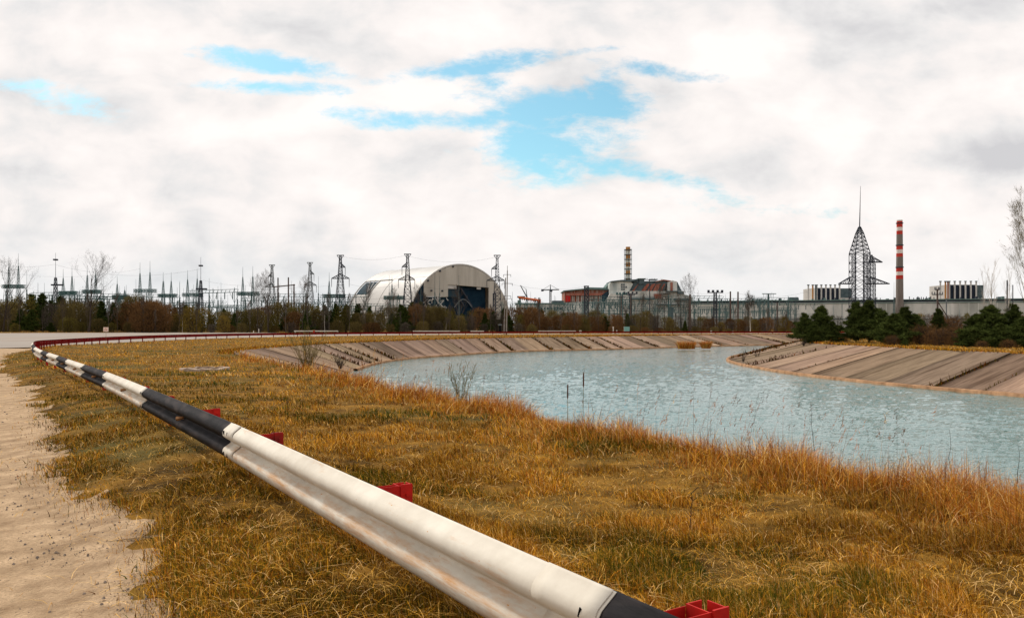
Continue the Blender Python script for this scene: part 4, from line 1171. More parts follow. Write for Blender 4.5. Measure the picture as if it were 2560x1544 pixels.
marker(1542, 222, .9, .12, 'white_paint', 'short white marker post beside the taller one left of the teal sign')
marker(1451, 218, .5, .2, 'white_paint', 'low white kilometre stone below the dark lattice mast', 'white_paint')
marker(785, 221, .6, .22, 'red_paint', 'low orange-red marker beyond the road below the pylons', 'rust')
marker(634, 222, .7, .1, 'white_paint', 'white stump beyond the road left of the wooden pole frame')
marker(647, 223, 1.2, .09, 'white_paint', 'thin white marker post at the foot of the left wood')
marker(1250, 222, 2.2, .32, 'dark', 'dark cabinet with a pale top at the foot of the concrete pole', 'pylon')
marker(1778, 222, .7, .2, 'white_paint', 'low white marker before the floodlight mast')
marker(1832, 222, .6, .12, 'white_paint', 'low white marker left of the lone birch')

# ------------------------------------------------------------------ substation
def base_of(px, Y):
    s = F/Y; x = (px-1280)/s; return x, Y, float(gz(x, Y)), s
def gantry(pxa, pxb, ta, tb, pm, ybeam, tops, Y, label, m='teal'):
    """lattice beam on two spired lattice masts"""
    s = F/Y; xc = (pxa+pxb)/2; x, _, z, _ = base_of(xc, Y); root = empty('spired_gantry', (x, Y, z), label, 'gantry', 'spired gantries of the switchyard')
    hb = (HOR-ybeam)/s+EYE-z
    for p, t in zip(pm, tops):
        H = (HOR-t)/s+EYE-z; mb = MB(); mx = (p-xc)/s
        mb.lattice((mx, 0), 1.25, .62, 0, hb, 9, .09); mb.lattice((mx, 0), .62, .12, hb, hb+(H-hb)*.62, 8, .07); mb.bar((mx, 0, hb+(H-hb)*.60), (mx, 0, H), .12, .05)
        mb.build('mast', M[m], root)
    mb = MB(); a = (pxa-xc)/s; b = (pxb-xc)/s; n = 14; d = .85
    pts = [a+(b-a)*i/n for i in range(n+1)]
    for yy in (-d, d):
        for zz in (-d, d): mb.bar((a, yy, hb+zz), (b, yy, hb+zz), .11)
    for i in range(n):
        for yy in (-d, d):
            mb.bar((pts[i], yy, hb-d), (pts[i+1], yy, hb+d), .10, n=3); mb.bar((pts[i], yy, hb+d), (pts[i+1], yy, hb-d), .10, n=3); mb.bar((pts[i], yy, hb-d), (pts[i], yy, hb+d), .1, n=3)
        mb.box(pts[i], pts[i]+(pts[i+1]-pts[i])*.35, -.1, .1, hb-.3, hb+.3)
    mb.build('beam', M[m], root)
G = [(7, 62, (22, 46), 716, (640, 633), 'first spired gantry at the far left of the switchyard'), (147, 193, (158, 180), 732, (672, 665), 'spired gantry right of the tall left mast'),
     (207, 253, (218, 239), 729, (664, 660), 'spired gantry behind the forked bare tree'), (282, 323, (293, 312), 742, (690, 715), 'low spired gantry right of the forked bare tree'),
     (336, 391, (350, 375), 727, (656, 652), 'tall spired gantry above the rounded reddish bush'), (396, 442, (408, 428), 739, (680, 680), 'spired gantry right of the reddish bush'),
     (457, 507, (469, 493), 737, (675, 672), 'spired gantry just left of the second tall mast'), (593, 649, (607, 632), 734, (667, 665), 'spired gantry left of the wooden pole frame'),
     (809, 864, (823, 852), 740, (680, 742), 'spired gantry behind the large pylon left of the arch'), (960, 1012, (980, 996), 744, (690, 733), 'spired gantry in front of the white arch flank')]
for a, b, pm, yb, tp, lab in G: gantry(a, b, 0, 0, pm, yb, tp, 400, lab)
def slim_mast(px, top, Y, label, m='lattice', w=.6, plat=None, group='slim lightning masts of the switchyard', name='lightning_mast'):
    x, y, z, s = base_of(px, Y); H = (HOR-top)/s+EYE-z; root = empty(name, (x, y, z), label, 'mast', group)
    mb = MB(); mb.lattice((0, 0), w, w*.25, 0, H*.68, 12, .07 if w < 1 else .12); mb.build('lattice', M[m], root)
    a = MB(); a.bar((0, 0, H*.66), (0, 0, H), .11, .05); a.build('spire', M[m], root)
    if plat:
        for (yp, off) in plat:
            hp = (HOR-yp)/s+EYE-z; w2 = 2.2 if yp > 700 else .7; b = MB(); b.box(-w2+off, w2+off, -.7, .7, hp-.3, hp+.3); b.build('platform', M[m], root)
slim_mast(139, 632, 330, 'tall dark mast with platforms behind the left wood', 'darksteel', 1.3, ((712, .6), (649, 0)), None)
slim_mast(502, 643, 340, 'tall dark mast with platforms in the middle of the switchyard', 'darksteel', 1.3, ((722, .3), (664, 0)), None)
for px, top, w_ in ((15, 680, 'right beside the first gantry spires, on their left'), (67, 675, 'right of the first gantry'), (95, 707, 'left of the tall left mast'), (111, 707, 'close left of the tall left mast'), (128, 722, 'half behind the tall left mast'),
        (258, 690, 'right of the forked bare tree'), (281, 728, 'left of the low spired gantry'), (299, 714, 'inside the low spired gantry'), (316, 712, 'right end of the low spired gantry'), (449, 705, 'left of the second tall mast'), (443, 718, 'between the gantries above the yellow-green tree'),
        (459, 720, 'above the pale birch'), (484, 710, 'just left of the second tall mast'), (523, 695, 'right of the second tall mast'), (545, 715, 'above the small yellow budding tree'), (557, 745, 'short one above the small yellow budding tree'), (594, 712, 'left post of the gantry by the pole frame'),
        (614, 713, 'middle of the gantry by the pole frame'), (796, 690, 'between the second pylon and the large pylon'), (748, 726, 'left of the second pylon'), (740, 732, 'between the wooden pole frame and the second pylon'),
        (973, 688, 'in front of the arch, left of its pylon'), (1052, 696, 'in front of the arch, right of its pylon'), (1087, 686, 'in front of the arch front wall, green one'), (1099, 690, 'in front of the arch front wall, beside the green one'), (1147, 688, 'in front of the arch front wall, above the opening'),
        (1281, 728, 'right of the concrete pole'), (1386, 738, 'right of the tower crane'), (1814, 736, 'in front of the turbine hall left part'), (1834, 744, 'between the two dark poles'), (1970, 738, 'left of the first panelled block'), (1976, 750, 'close left of the first panelled block'), (1990, 738, 'under the first panelled block, left'), (2235, 705, 'close left of the striped chimney')):
    slim_mast(px, top, 430, 'slim lightning mast '+w_)
def faint_masts():
    rg = random.Random(21); cnt = {}; px = 30
    while px < 1990:
        if 870 < px < 1290: px = 1300
        l = lm(px); cnt[l] = cnt.get(l, 0)+1; o = ORD[cnt[l]-1]
        slim_mast(px, rg.uniform(696, 742) if px < 870 else rg.uniform(728, 752), 500, f"{o} faint distant mast{'' if o == 'leftmost' else ' from left'}, {l}", w=.5, group='faint distant masts of the switchyard')
        px += rg.uniform(16, 44)
faint_masts()
def pylon(px, top, Y, arms, label, w0=3.0, m='pylon'):
    x, y, z, s = base_of(px, Y); H = (HOR-top)/s+EYE-z; root = empty('power_pylon', (x, y, z), label, 'pylon', 'lattice power pylons')
    h1 = (HOR-arms[-1][0])/s+EYE-z
    mb = MB(); mb.lattice((0, 0), w0, .95, 0, h1, 8, .125); mb.lattice((0, 0), .95, .35, h1, H, 9, .09); mb.build('tower', M[m], root)
    t = MB(); t.bar((-1.5, 0, H), (1.5, 0, H), .18); t.bar((-1.5, 0, H), (0, 0, H-2), .12); t.bar((1.5, 0, H), (0, 0, H-2), .12); t.build('peak', M[m], root)
    for ya, a, b in arms:
        h = (HOR-ya)/s+EYE-z; c = MB()
        for e in (a, b):
            if abs(e) < .5: continue
            for yy in (-.5, .5):
                c.bar((0, yy, h), (e/s, 0, h), .16); c.bar((0, yy, h+2.0), (e/s, 0, h+.1), .14)
            for k in range(1, 5):
                f = k/5; c.bar((e/s*f, 0, h), (e/s*f, 0, h+2*(1-f)), .09, n=3); c.bar((e/s*f, 0, h), (e/s*(f-.2), 0, h+2*(1.2-f)), .08, n=3)
        c.build('crossarm', M[m], root)
        for e in (a, b):
            if abs(e) < .5: continue
            i = MB(); i.bar((e/s, 0, h), (e/s, 0, h-3.6), .13, .09, n=6); i.build('insulator', M[m], root)
pylon(680, 662, 400, ((691, -9, 0), (717, -17, 5)), 'pylon just left of the wooden pole frame')
pylon(775, 656, 400, ((685, 0, 10), (713, -14, 16)), 'pylon right of the wooden pole frame, second from the left')
pylon(851, 638, 340, ((668, 0, 12), (696, -22, 22)), 'large pylon standing left of the silver arch', 2.8, 'darksteel')
pylon(1019, 635, 340, ((667, -14, 0), (699, -23, 18)), 'large pylon in front of the silver arch', 2.6, 'darksteel')
pylon(1243, 638, 350, ((672, -14, 0), (701, -26, 18)), 'pylon at the right end of the arch', 2.6, 'darksteel')
def wooden_frame():
    Y = 300; x, y, z, s = base_of(708, Y); root = empty('pole_frame', (x, y, z), 'dark wooden H-frame of poles with a crossbar above the wood', 'power pole')
    for p, t in ((695, 694), (721, 693), (735, 710)):
        mb = MB(); mb.bar(((p-708)/s, 0, 0), ((p-708)/s, 0, (HOR-t)/s+EYE-z), .30, .24, n=8); mb.build('pole', M['wood'], root)
    mb = MB(); h = (HOR-715)/s+EYE-z; mb.bar(((682-708)/s, .3, h-.3), ((737-708)/s, .3, h+.5), .22); mb.build('crossbar', M['wood'], root)
wooden_frame()
def conc_pole():
    Y = 200; x, y, z, s = base_of(1266, Y); root = empty('power_pole', (x, y, z), 'tall double concrete pole with insulator arms right of the arch', 'power pole')
    H = (HOR-664)/s+EYE-z; H2 = (HOR-694)/s+EYE-z
    mb = MB(); mb.bar((.0, 0, 0), (.25, 0, H*.93), .19, .12, n=8); mb.bar((.25, 0, H*.93), (.25, 0, H), .06, n=6); mb.build('pole', M['cpole'], root)
    mb = MB(); mb.bar((-.6, .4, 0), (-.2, .4, H2), .18, .13, n=8); mb.build('strut', M['cpole'], root)
    for h, w in ((H*.87, .9), (H*.74, 1.3), (H*.56, .9), (H*.52, 1.1)):
        mb = MB(); mb.bar((-w+.2, 0, h), (w+.2, 0, h), .05); mb.bar((-w+.2, 0, h), (-w+.2, 0, h-.6), .05); mb.bar((w+.2, 0, h), (w+.2, 0, h-.6), .05); mb.build('crossarm', M['darksteel'], root)
conc_pole()
def simple_pole(px, top, Y, label, r=.16, arms=(), m='wood', cat='power pole', name='power_pole', lean=0, brace=False):
    x, y, z, s = base_of(px, Y); H = (HOR-top)/s+EYE-z; root = empty(name, (x, y, z), label, cat)
    mb = MB(); mb.bar((0, 0, 0), (lean, 0, H), r, r*.75, n=8); mb.build('pole', M[m], root)
    for h, w in arms: 
        c = MB(); c.bar((-w+lean, 0, H-h), (w+lean, 0, H-h), r*.5)
        for e in (-w, w, -w*.5, w*.5): c.bar((e+lean, 0, H-h), (e+lean, 0, H-h+r*2.5), r*.4, n=6)
        c.build('crossarm', M['darksteel'], root)
    if brace: c = MB(); c.bar((lean*.5, 0, H*.75), (3.4, 0, 0), r*.5, n=6); c.build('stay', M[m], root)
simple_pole(1624, 697, 330, 'tall thin pole rising before the reactor block roof', .22, ((.3, 2),), 'darksteel')
simple_pole(1826, 728, 320, 'left one of two tall dark poles before the turbine hall', .38)
simple_pole(1845, 729, 320, 'right one of two tall dark poles before the turbine hall', .38)
simple_pole(1943, 756, 300, 'brown pole before the turbine hall left of the yellow bush', .3, (), 'wood')
simple_pole(2345, 722, 115, 'leaning wooden power pole with stay and insulators between the panelled blocks', .15, ((.1, .35), (.8, .75)), 'wood', lean=-.1, brace=True)
simple_pole(2366, 745, 130, 'thin steel post right of the leaning power pole', .12, (), 'pylon')
simple_pole(2518, 700, 110, 'tall dark thin post among the birches', .12, (), 'darksteel')
simple_pole(2532, 712, 110, 'thin dark post near the right edge', .08, (), 'darksteel')
simple_pole(1577, 735, 320, 'brown pole before the reactor block below the stack', .3, ((.4, 1.6),), 'wood')
simple_pole(1553, 740, 300, 'brown pole left of the one below the stack', .25, ((.4, 1.4),), 'wood')
simple_pole(1725, 735, 300, 'thick brown pole at the right end of the reactor block', .45, (), 'wood')
def flood(px, top, Y, label, w=3.2, m='darksteel', h0=1.0):
    x, y, z, s = base_of(px, Y); H = (HOR-top)/s+EYE-z; root = empty('floodlight_mast', (x, y, z), label, 'floodlight mast')
    mb = MB(); mb.lattice((0, 0), .7, .5, 0, H, 10, .12); mb.build('mast', M[m], root)
    mb = MB(); mb.box(-w, w, -.4, .4, H, H+.35); mb.build('platform', M[m], root)
    for k in range(4):
        c = MB(); e = -w+.4+k*(2*w-.8)/3; c.box(e-.4, e+.4, -.6, .2, H+.352, H+1.2); c.build('floodlight', M[m], root)
flood(1788, 732, 330, 'floodlight mast before the turbine hall, right of the reactor block')
flood(1554, 737, 380, 'teal floodlight mast before the reactor block', 2.6, 'teal')
flood(1576, 735, 385, 'floodlight mast under the ruined reactor tower', 3.4, 'darksteel')
def lat_mast(px, top, Y, w, label):
    x, y, z, s = base_of(px, Y); H = (HOR-top)/s+EYE-z; root = empty('lattice_mast', (x, y, z), label, 'mast'); mb = MB(); mb.lattice((0, 0), w, w*.9, 0, H, 12, .16); mb.build('lattice', M['darksteel'], root)
    t = MB(); t.box(-w*1.2, w*1.2, -w, w, H, H+.3); t.build('cap', M['darksteel'], root)
lat_mast(1466, 716, 330, .85, 'dark square lattice mast before the red block')
lat_mast(1236, 735, 330, .6, 'dark slim lattice mast at the right foot of the arch')
def tee(px, top, Y, label):
    x, y, z, s = base_of(px, Y); H = (HOR-top)/s+EYE-z; root = empty('antenna_mast', (x, y, z), label, 'mast')
    mb = MB(); mb.lattice((0, 0), .5, .3, 0, H, 12, .12); mb.build('mast', M['lattice'], root)
    c = MB(); c.bar((-3.4, 0, H), (4.2, 0, H), .2)
    for e in (-2.5, -1.2, 1.2, 2.6): c.bar((e, 0, H), (e, 0, H-1.8), .1)
    c.build('crossarm', M['lattice'], root)
tee(1921, 734, 430, 'T-shaped antenna mast above the turbine hall'); tee(1899, 748, 440, 'lower T-shaped mast left of the antenna mast')

def portals():
    """low teal busbar frames of the switchyard"""
    rg = random.Random(9); protos = []
    for v in range(3):
        root = empty('busbar_frame', (0, 0, 0), 'x', 'busbar frame', 'low busbar frames of the switchyard')
        W = (9, 12, 7)[v]; H = (13, 15, 11)[v]
        for e in (-W, 0, W) if v < 2 else (-W, W):
            mb = MB(); mb.bar((e, 0, 0), (e, 0, H+(2 if v == 1 else 0)), .2, .15); mb.bar((e, 0, H*.72), (e+2.6, 0, H), .09); mb.bar((e, 0, H*.72), (e-2.6, 0, H), .09); mb.build('column', M['teal'], root)
        mb = MB(); mb.box(-W-1.5, W+1.5, -.3, .3, H, H+.22); mb.box(-W-1.5, W+1.5, -.3, .3, H+1.2, H+1.36)
        for k in range(13): e = -W-1.4+k*(2*W+2.8)/12; mb.bar((e, 0, H), (e+.8, 0, H+1.3), .1, n=3)
        mb.box(-W, W, -.2, .2, H*.62, H*.62+.22); mb.build('beam', M['teal'], root)
        for k in range(6):
            e = -W+1+k*(2*W-2)/5; i = MB(); i.bar((e, 0, H), (e, 0, H-2.6), .22, .22, n=6); i.build('insulator', M['lattice'], root)
        protos.append(root)
    first = [True]*3
    spots = [(p, rg.uniform(370, 520)) for p in range(-20, 860, 23)] + [(p, rg.uniform(370, 520)) for p in range(1300, 1990, 22)] + [(p, rg.uniform(440, 520)) for p in range(880, 1060, 40)]
    cnt = {}
    for i, (px, Y) in enumerate(spots):
        v = rg.randrange(3); x, y, z, s = base_of(px+rg.uniform(-6, 6), Y); sc = rg.uniform(.85, 1.2)
        if px > 1290: sc *= .92
        key = (v, lm(px)); cnt[key] = cnt.get(key, 0)+1; o = ORD[cnt[key]-1]
        lab = f"{o} {('medium', 'tall', 'short')[v]} teal busbar frame{'' if o == 'leftmost' else ' from left'}, {lm(px)}"
        grp = 'low busbar frames of the switchyard'
        if first[v]:
            first[v] = False; r = protos[v]; r.location = (x, y, z); r.rotation_euler = (0, 0, rg.uniform(-.5, .5)); r.scale = (sc,)*3; r['label'] = lab; r['group'] = grp
        else: clone(protos[v], (x, y, z), rg.uniform(-.5, .5), (sc,)*3, lab, grp)
portals()
def wires():
    rg = random.Random(4); i = 0
    runs = [((-60, 650), (139, 660), 360), ((-60, 668), (350, 672), 400), ((139, 662), (502, 672), 360), ((62, 716), (147, 732), 400), ((193, 732), (207, 729), 400), ((391, 727), (457, 737), 400), ((507, 737), (593, 734), 400), ((507, 700), (680, 708), 400),
            ((649, 734), (809, 740), 400), ((693, 717), (775, 713), 400), ((761, 713), (825, 712), 370), ((851, 640), (1019, 637), 340), ((873, 710), (998, 712), 340), ((1037, 712), (1220, 714), 345), ((1019, 640), (1243, 642), 345), ((864, 741), (960, 744), 400),
            ((1243, 700), (1466, 716), 340), ((1466, 720), (1624, 705), 330), ((1624, 703), (1826, 732), 325), ((1845, 733), (2020, 728), 320)]
    for (a, b, Y) in runs:
        i += 1; mb = MB(); s = F/Y; pts = []
        for k in range(13):
            t = k/12; px = a[0]+(b[0]-a[0])*t; py = a[1]+(b[1]-a[1])*t
            pts.append(((px-1280)/s, Y, (HOR-py)/s+EYE-4*1.6*t*(1-t)*(b[0]-a[0])/150))
        for k in range(12): mb.bar(pts[k], pts[k+1], .028, n=3)
        tag(mb.build('power_line', M['darksteel']), f"thin power line {['sagging','slung','running'][i%3]} {lm((a[0]+b[0])/2)} at {'high' if a[1] < 690 else 'mid'} height, span {['short','medium','long'][min(2, int((b[0]-a[0])//100))]}", 'power line', 'overhead wires of the switchyard')
wires()

# ------------------------------------------------------------------ arch
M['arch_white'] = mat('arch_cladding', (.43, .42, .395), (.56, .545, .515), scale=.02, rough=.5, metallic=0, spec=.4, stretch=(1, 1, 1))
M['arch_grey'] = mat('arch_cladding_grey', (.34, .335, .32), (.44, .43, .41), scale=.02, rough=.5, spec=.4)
M['arch_face'] = mat('arch_end_wall', (.36, .335, .29), (.52, .49, .43), scale=.07, rough=.6, stretch=(1, 1, .1))
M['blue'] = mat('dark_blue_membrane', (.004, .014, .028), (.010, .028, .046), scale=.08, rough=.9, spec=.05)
M['blue2'] = mat('slate_blue_panel', (.022, .045, .062), (.035, .065, .085), scale=.08, rough=.6)
def arch():
    A = R(43); YC = 1385.0; XC = (1156-1280)/F*YC; u = Vector((math.cos(A), math.sin(A), 0)); a = Vector((-math.sin(A), math.cos(A), 0))
    HS, HH, LN = 114.0, 109.5, 195.0
    root = empty('arch_building', (XC, YC, .5), 'huge silver arched shelter with a dark opening in its end wall', 'arch building')
    def prof(q):   # q in -1..1
        return HH*(1-abs(q)**2.0)**(1/2.0)
    def P(th, t, off=0):   # th angle 0..pi (0 = left foot), t metres along the axis
        q = -math.cos(th); hs = HS+off; x = q*hs; z = (HH+off)*math.sin(th)**1.0
        v = u*x+a*t; return (v.x, v.y, z)
    def shell(name, th0, th1, t0, t1, off, m, nth=24, thick=1.6):
        V = []; Fc = []; nt = 3
        for o in (off, off-thick):
            for i in range(nth+1):
                for j in range(nt+1): V.append(P(th0+(th1-th0)*i/nth, t0+(t1-t0)*j/nt, o))
        N1 = (nth+1)*(nt+1)
        for i in range(nth):
            for j in range(nt):
                k = i*(nt+1)+j; Fc.append((k, k+1, k+nt+2, k+nt+1)); Fc.append((N1+k, N1+k+nt+1, N1+k+nt+2, N1+k+1))
        for i in range(nth):
            for j in (0, nt): k = i*(nt+1)+j; Fc.append((k, N1+k, N1+k+nt+1, k+nt+1))
        for j in range(nt):
            for i in (0, nth): k = i*(nt+1)+j; Fc.append((k, k+1, N1+k+1, N1+k))
        o = mesh_obj(name, V, Fc, M[m], root); return o
    tha = math.asin(86/HH); thb = math.asin(62/HH)
    # lower flank in three bays, window bay at the back
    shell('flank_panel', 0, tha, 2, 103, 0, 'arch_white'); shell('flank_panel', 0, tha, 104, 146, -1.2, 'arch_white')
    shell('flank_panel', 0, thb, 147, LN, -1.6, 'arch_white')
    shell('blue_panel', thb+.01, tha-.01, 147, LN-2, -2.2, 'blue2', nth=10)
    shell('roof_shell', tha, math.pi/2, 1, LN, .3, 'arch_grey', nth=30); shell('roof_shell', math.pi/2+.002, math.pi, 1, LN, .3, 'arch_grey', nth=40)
    for t in (0, 103.2, 146.2, LN-1): 
        shell('rib', 0.0, math.pi, t, t+1.2, .55 if t else 1.6, 'arch_white', nth=60, thick=2.0)
    # diagonal braces across the blue bay
    for (h0, t0, h1, t1) in ((86, 178, 64, 154), (86, 163, 66, 152)):
        mb = MB(); mb.bar(P(math.asin(h0/HH), t0, 1), P(math.asin(h1/HH), t1, 1), 1.0); mb.build('brace', M['arch_white'], root)
    # end wall with an opening: columns of wall around it
    def plane_pt(px, py, off=0.0):
        d = Vector(((px-1280)/F, 1, (HOR-py)/F)); o = Vector((0, 0, EYE)); n = a; c = Vector((XC, YC, 0))-a*off
        t = (c-o).dot(n)/d.dot(n); p = o+d*t-Vector((XC, YC, .5)); return p
    def uv_of(px, py): p = plane_pt(px, py); return p.dot(u), p.z
    def wall_poly(name, pts, off, m, thick=1.5):
        V = []; n = len(pts)
        for dd in (off, off-thick):
            for (x, z) in pts: v = u*x-a*dd; V.append((v.x, v.y, z))
        Fc = [tuple(range(n)), tuple(range(2*n-1, n-1, -1))]+[(i, n+i, n+(i+1) % n, (i+1) % n) for i in range(n)]
        return mesh_obj(name, V, Fc, M[m], root)
    xo0, zo1 = uv_of(1120, 711); xo1, _ = uv_of(1222, 716); _, zt2 = uv_of(1220, 717); xl, zl = uv_of(1060, 741); _, zl2 = uv_of(1120, 742)
    K = 0.985
    def arcpts(x0, x1, n=26): return [(x0+(x1-x0)*i/n, prof(min(.9999, abs((x0+(x1-x0)*i/n)/HS)))*K) for i in range(n+1)]
    wall_poly('end_wall', [(xo0, zo1)]+[(xl, zo1)]+arcpts(xl, xo0), 0, 'arch_face')
    wall_poly('end_wall', [(xo1, zo1-2), (xo0, zo1)]+arcpts(xo0, xo1), 0, 'arch_face')
    wall_poly('end_wall', [(HS*.985, 0), (xo1, 0), (xo1, zo1-2)]+arcpts(xo1, HS*.985), 0, 'arch_face')
    wall_poly('end_wall', [(xl, zl), (xo0, zl2), (xo0, zo1), (xl, zo1)], 0, 'arch_face')
    left = [(x, prof(min(.9999, abs(x/HS)))*K) for x in np.linspace(-HS*.985, xl, 14)]
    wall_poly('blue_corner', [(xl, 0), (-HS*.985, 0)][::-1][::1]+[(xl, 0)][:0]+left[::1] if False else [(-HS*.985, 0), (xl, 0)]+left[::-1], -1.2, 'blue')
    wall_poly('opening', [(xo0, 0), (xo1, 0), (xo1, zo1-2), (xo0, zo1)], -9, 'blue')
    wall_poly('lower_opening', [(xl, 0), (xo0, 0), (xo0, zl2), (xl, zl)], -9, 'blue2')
    # fitments seen in the opening
    def q(px0, py0, px1, py1, off, m, name, th=1.2):
        a0 = uv_of(px0, py0); b0 = uv_of(px1, py1); wall_poly(name, [(a0[0], b0[1]), (b0[0], b0[1]), (b0[0], a0[1]), (a0[0], a0[1])], off, m, th)
    q(1120.6, 711, 1143, 722, -2, 'arch_white', 'wall_panel'); q(1194, 713, 1204, 723, -2, 'arch_white', 'wall_panel'); q(1145, 712, 1222, 714, -3, 'teal', 'beam'); q(1121, 723, 1150, 742, -6, 'blue2', 'wall_panel')
    for (x0, y0, x1, y1) in ((1152, 720, 1180, 765), (1138, 727, 1160, 765)):
        mb = MB(); p0 = plane_pt(x0, y0, -6); p1 = plane_pt(x1, y1, -6); mb.bar(p0, p1, 1.4); mb.build('brace', M['darksteel'], root)
    mb = MB(); pr = None
    for k in range(11):
        t = k/10; p = plane_pt(1136+44*t, 768-20*math.sin(math.pi*t), -4)
        if pr is not None: mb.bar(pr, p, .9)
        pr = p
    mb.build('inner_arch', M['pylon'], root)
    for px, py in ((1134, 666), (1101.5, 677), (1071.5, 701), (1080, 726), (1107, 727)):
        mb = MB(); p = plane_pt(px, py, 2.5); mb.bar(p, p+a*3, 1.5, n=8); mb.build('vent', M['darksteel'], root)
    # jumble of steel in the lower left of the wall
    rg = random.Random(2); mb = MB()
    for k in range(46):
        px = rg.uniform(1063, 1118); py = rg.uniform(744, 782); p = plane_pt(px, py, 3); d = Vector((rg.uniform(-8, 8), rg.uniform(-3, 3), rg.uniform(-9, 9))); mb.bar(p, p+d, .7)
    mb.build('scaffolding', M['arch_white'], root)['kind'] = 'stuff'
arch()

# ------------------------------------------------------------------ reactor block
M['w_wall'] = mat('pale_panel_wall', (.44, .45, .42), (.66, .66, .62), scale=.05, rough=.8, stretch=(1, 1, .4), c3=(.30, .31, .28), s3=.03)
M['w_wall2'] = mat('stained_tower_wall', (.46, .49, .46), (.70, .71, .66), scale=.12, rough=.8, stretch=(1, 1, .3), c3=(.20, .25, .25), s3=.06)
M['slate'] = mat('slate_roof', (.055, .085, .095), (.12, .155, .165), scale=.15, rough=.7)
M['redblock'] = mat('rusted_red_cladding', (.30, .095, .055), (.42, .32, .27), scale=.1, rough=.8, stretch=(2.5, 1, .15), lo=.45, hi=.55, c3=(.30, .07, .04), s3=.05)
M['roofrust'] = mat('rust_roof', (.24, .07, .045), (.36, .16, .12), scale=.12, rough=.8, stretch=(1.5, 1, .3))
M['tealroof'] = mat('teal_roof', (.10, .16, .15), (.17, .24, .22), scale=.2, rough=.7)
M['stack_orange'] = mat('faded_orange_paint', (.38, .17, .05), (.50, .26, .09), scale=.4)
M['stack_white'] = mat('faded_white_paint', (.55, .56, .5), (.68, .68, .62), scale=.4)
M['win'] = mat('dark_glazing', (.012, .018, .03), (.03, .04, .06), scale=.3, rough=.2)
def z4(x, y): return (1280+x/4.738, 600+y/4.738)
class Bld:
    def __init__(s, name, pxc, Y, label, cat):
        s.s = F/Y; s.Y = Y; s.pxc = pxc; s.root = empty(name, ((pxc-1280)/s.s, Y, .5), label, cat)
    def P(s, px, py): return ((px-s.pxc)/s.s, 0 if py > 776 else max(0, (HOR-py)/s.s+EYE-.5))
    def poly(s, name, pts, y0, y1, m, parent=None):
        mb = MB(); mb.prism([s.P(*p) for p in pts], y0, y1); return mb.build(name, M[m], parent or s.root)
    def rect(s, name, x0, y0, x1, y1, d0, d1, m, parent=None): return s.poly(name, [(x0, y1), (x1, y1), (x1, y0), (x0, y0)], d0, d1, m, parent)
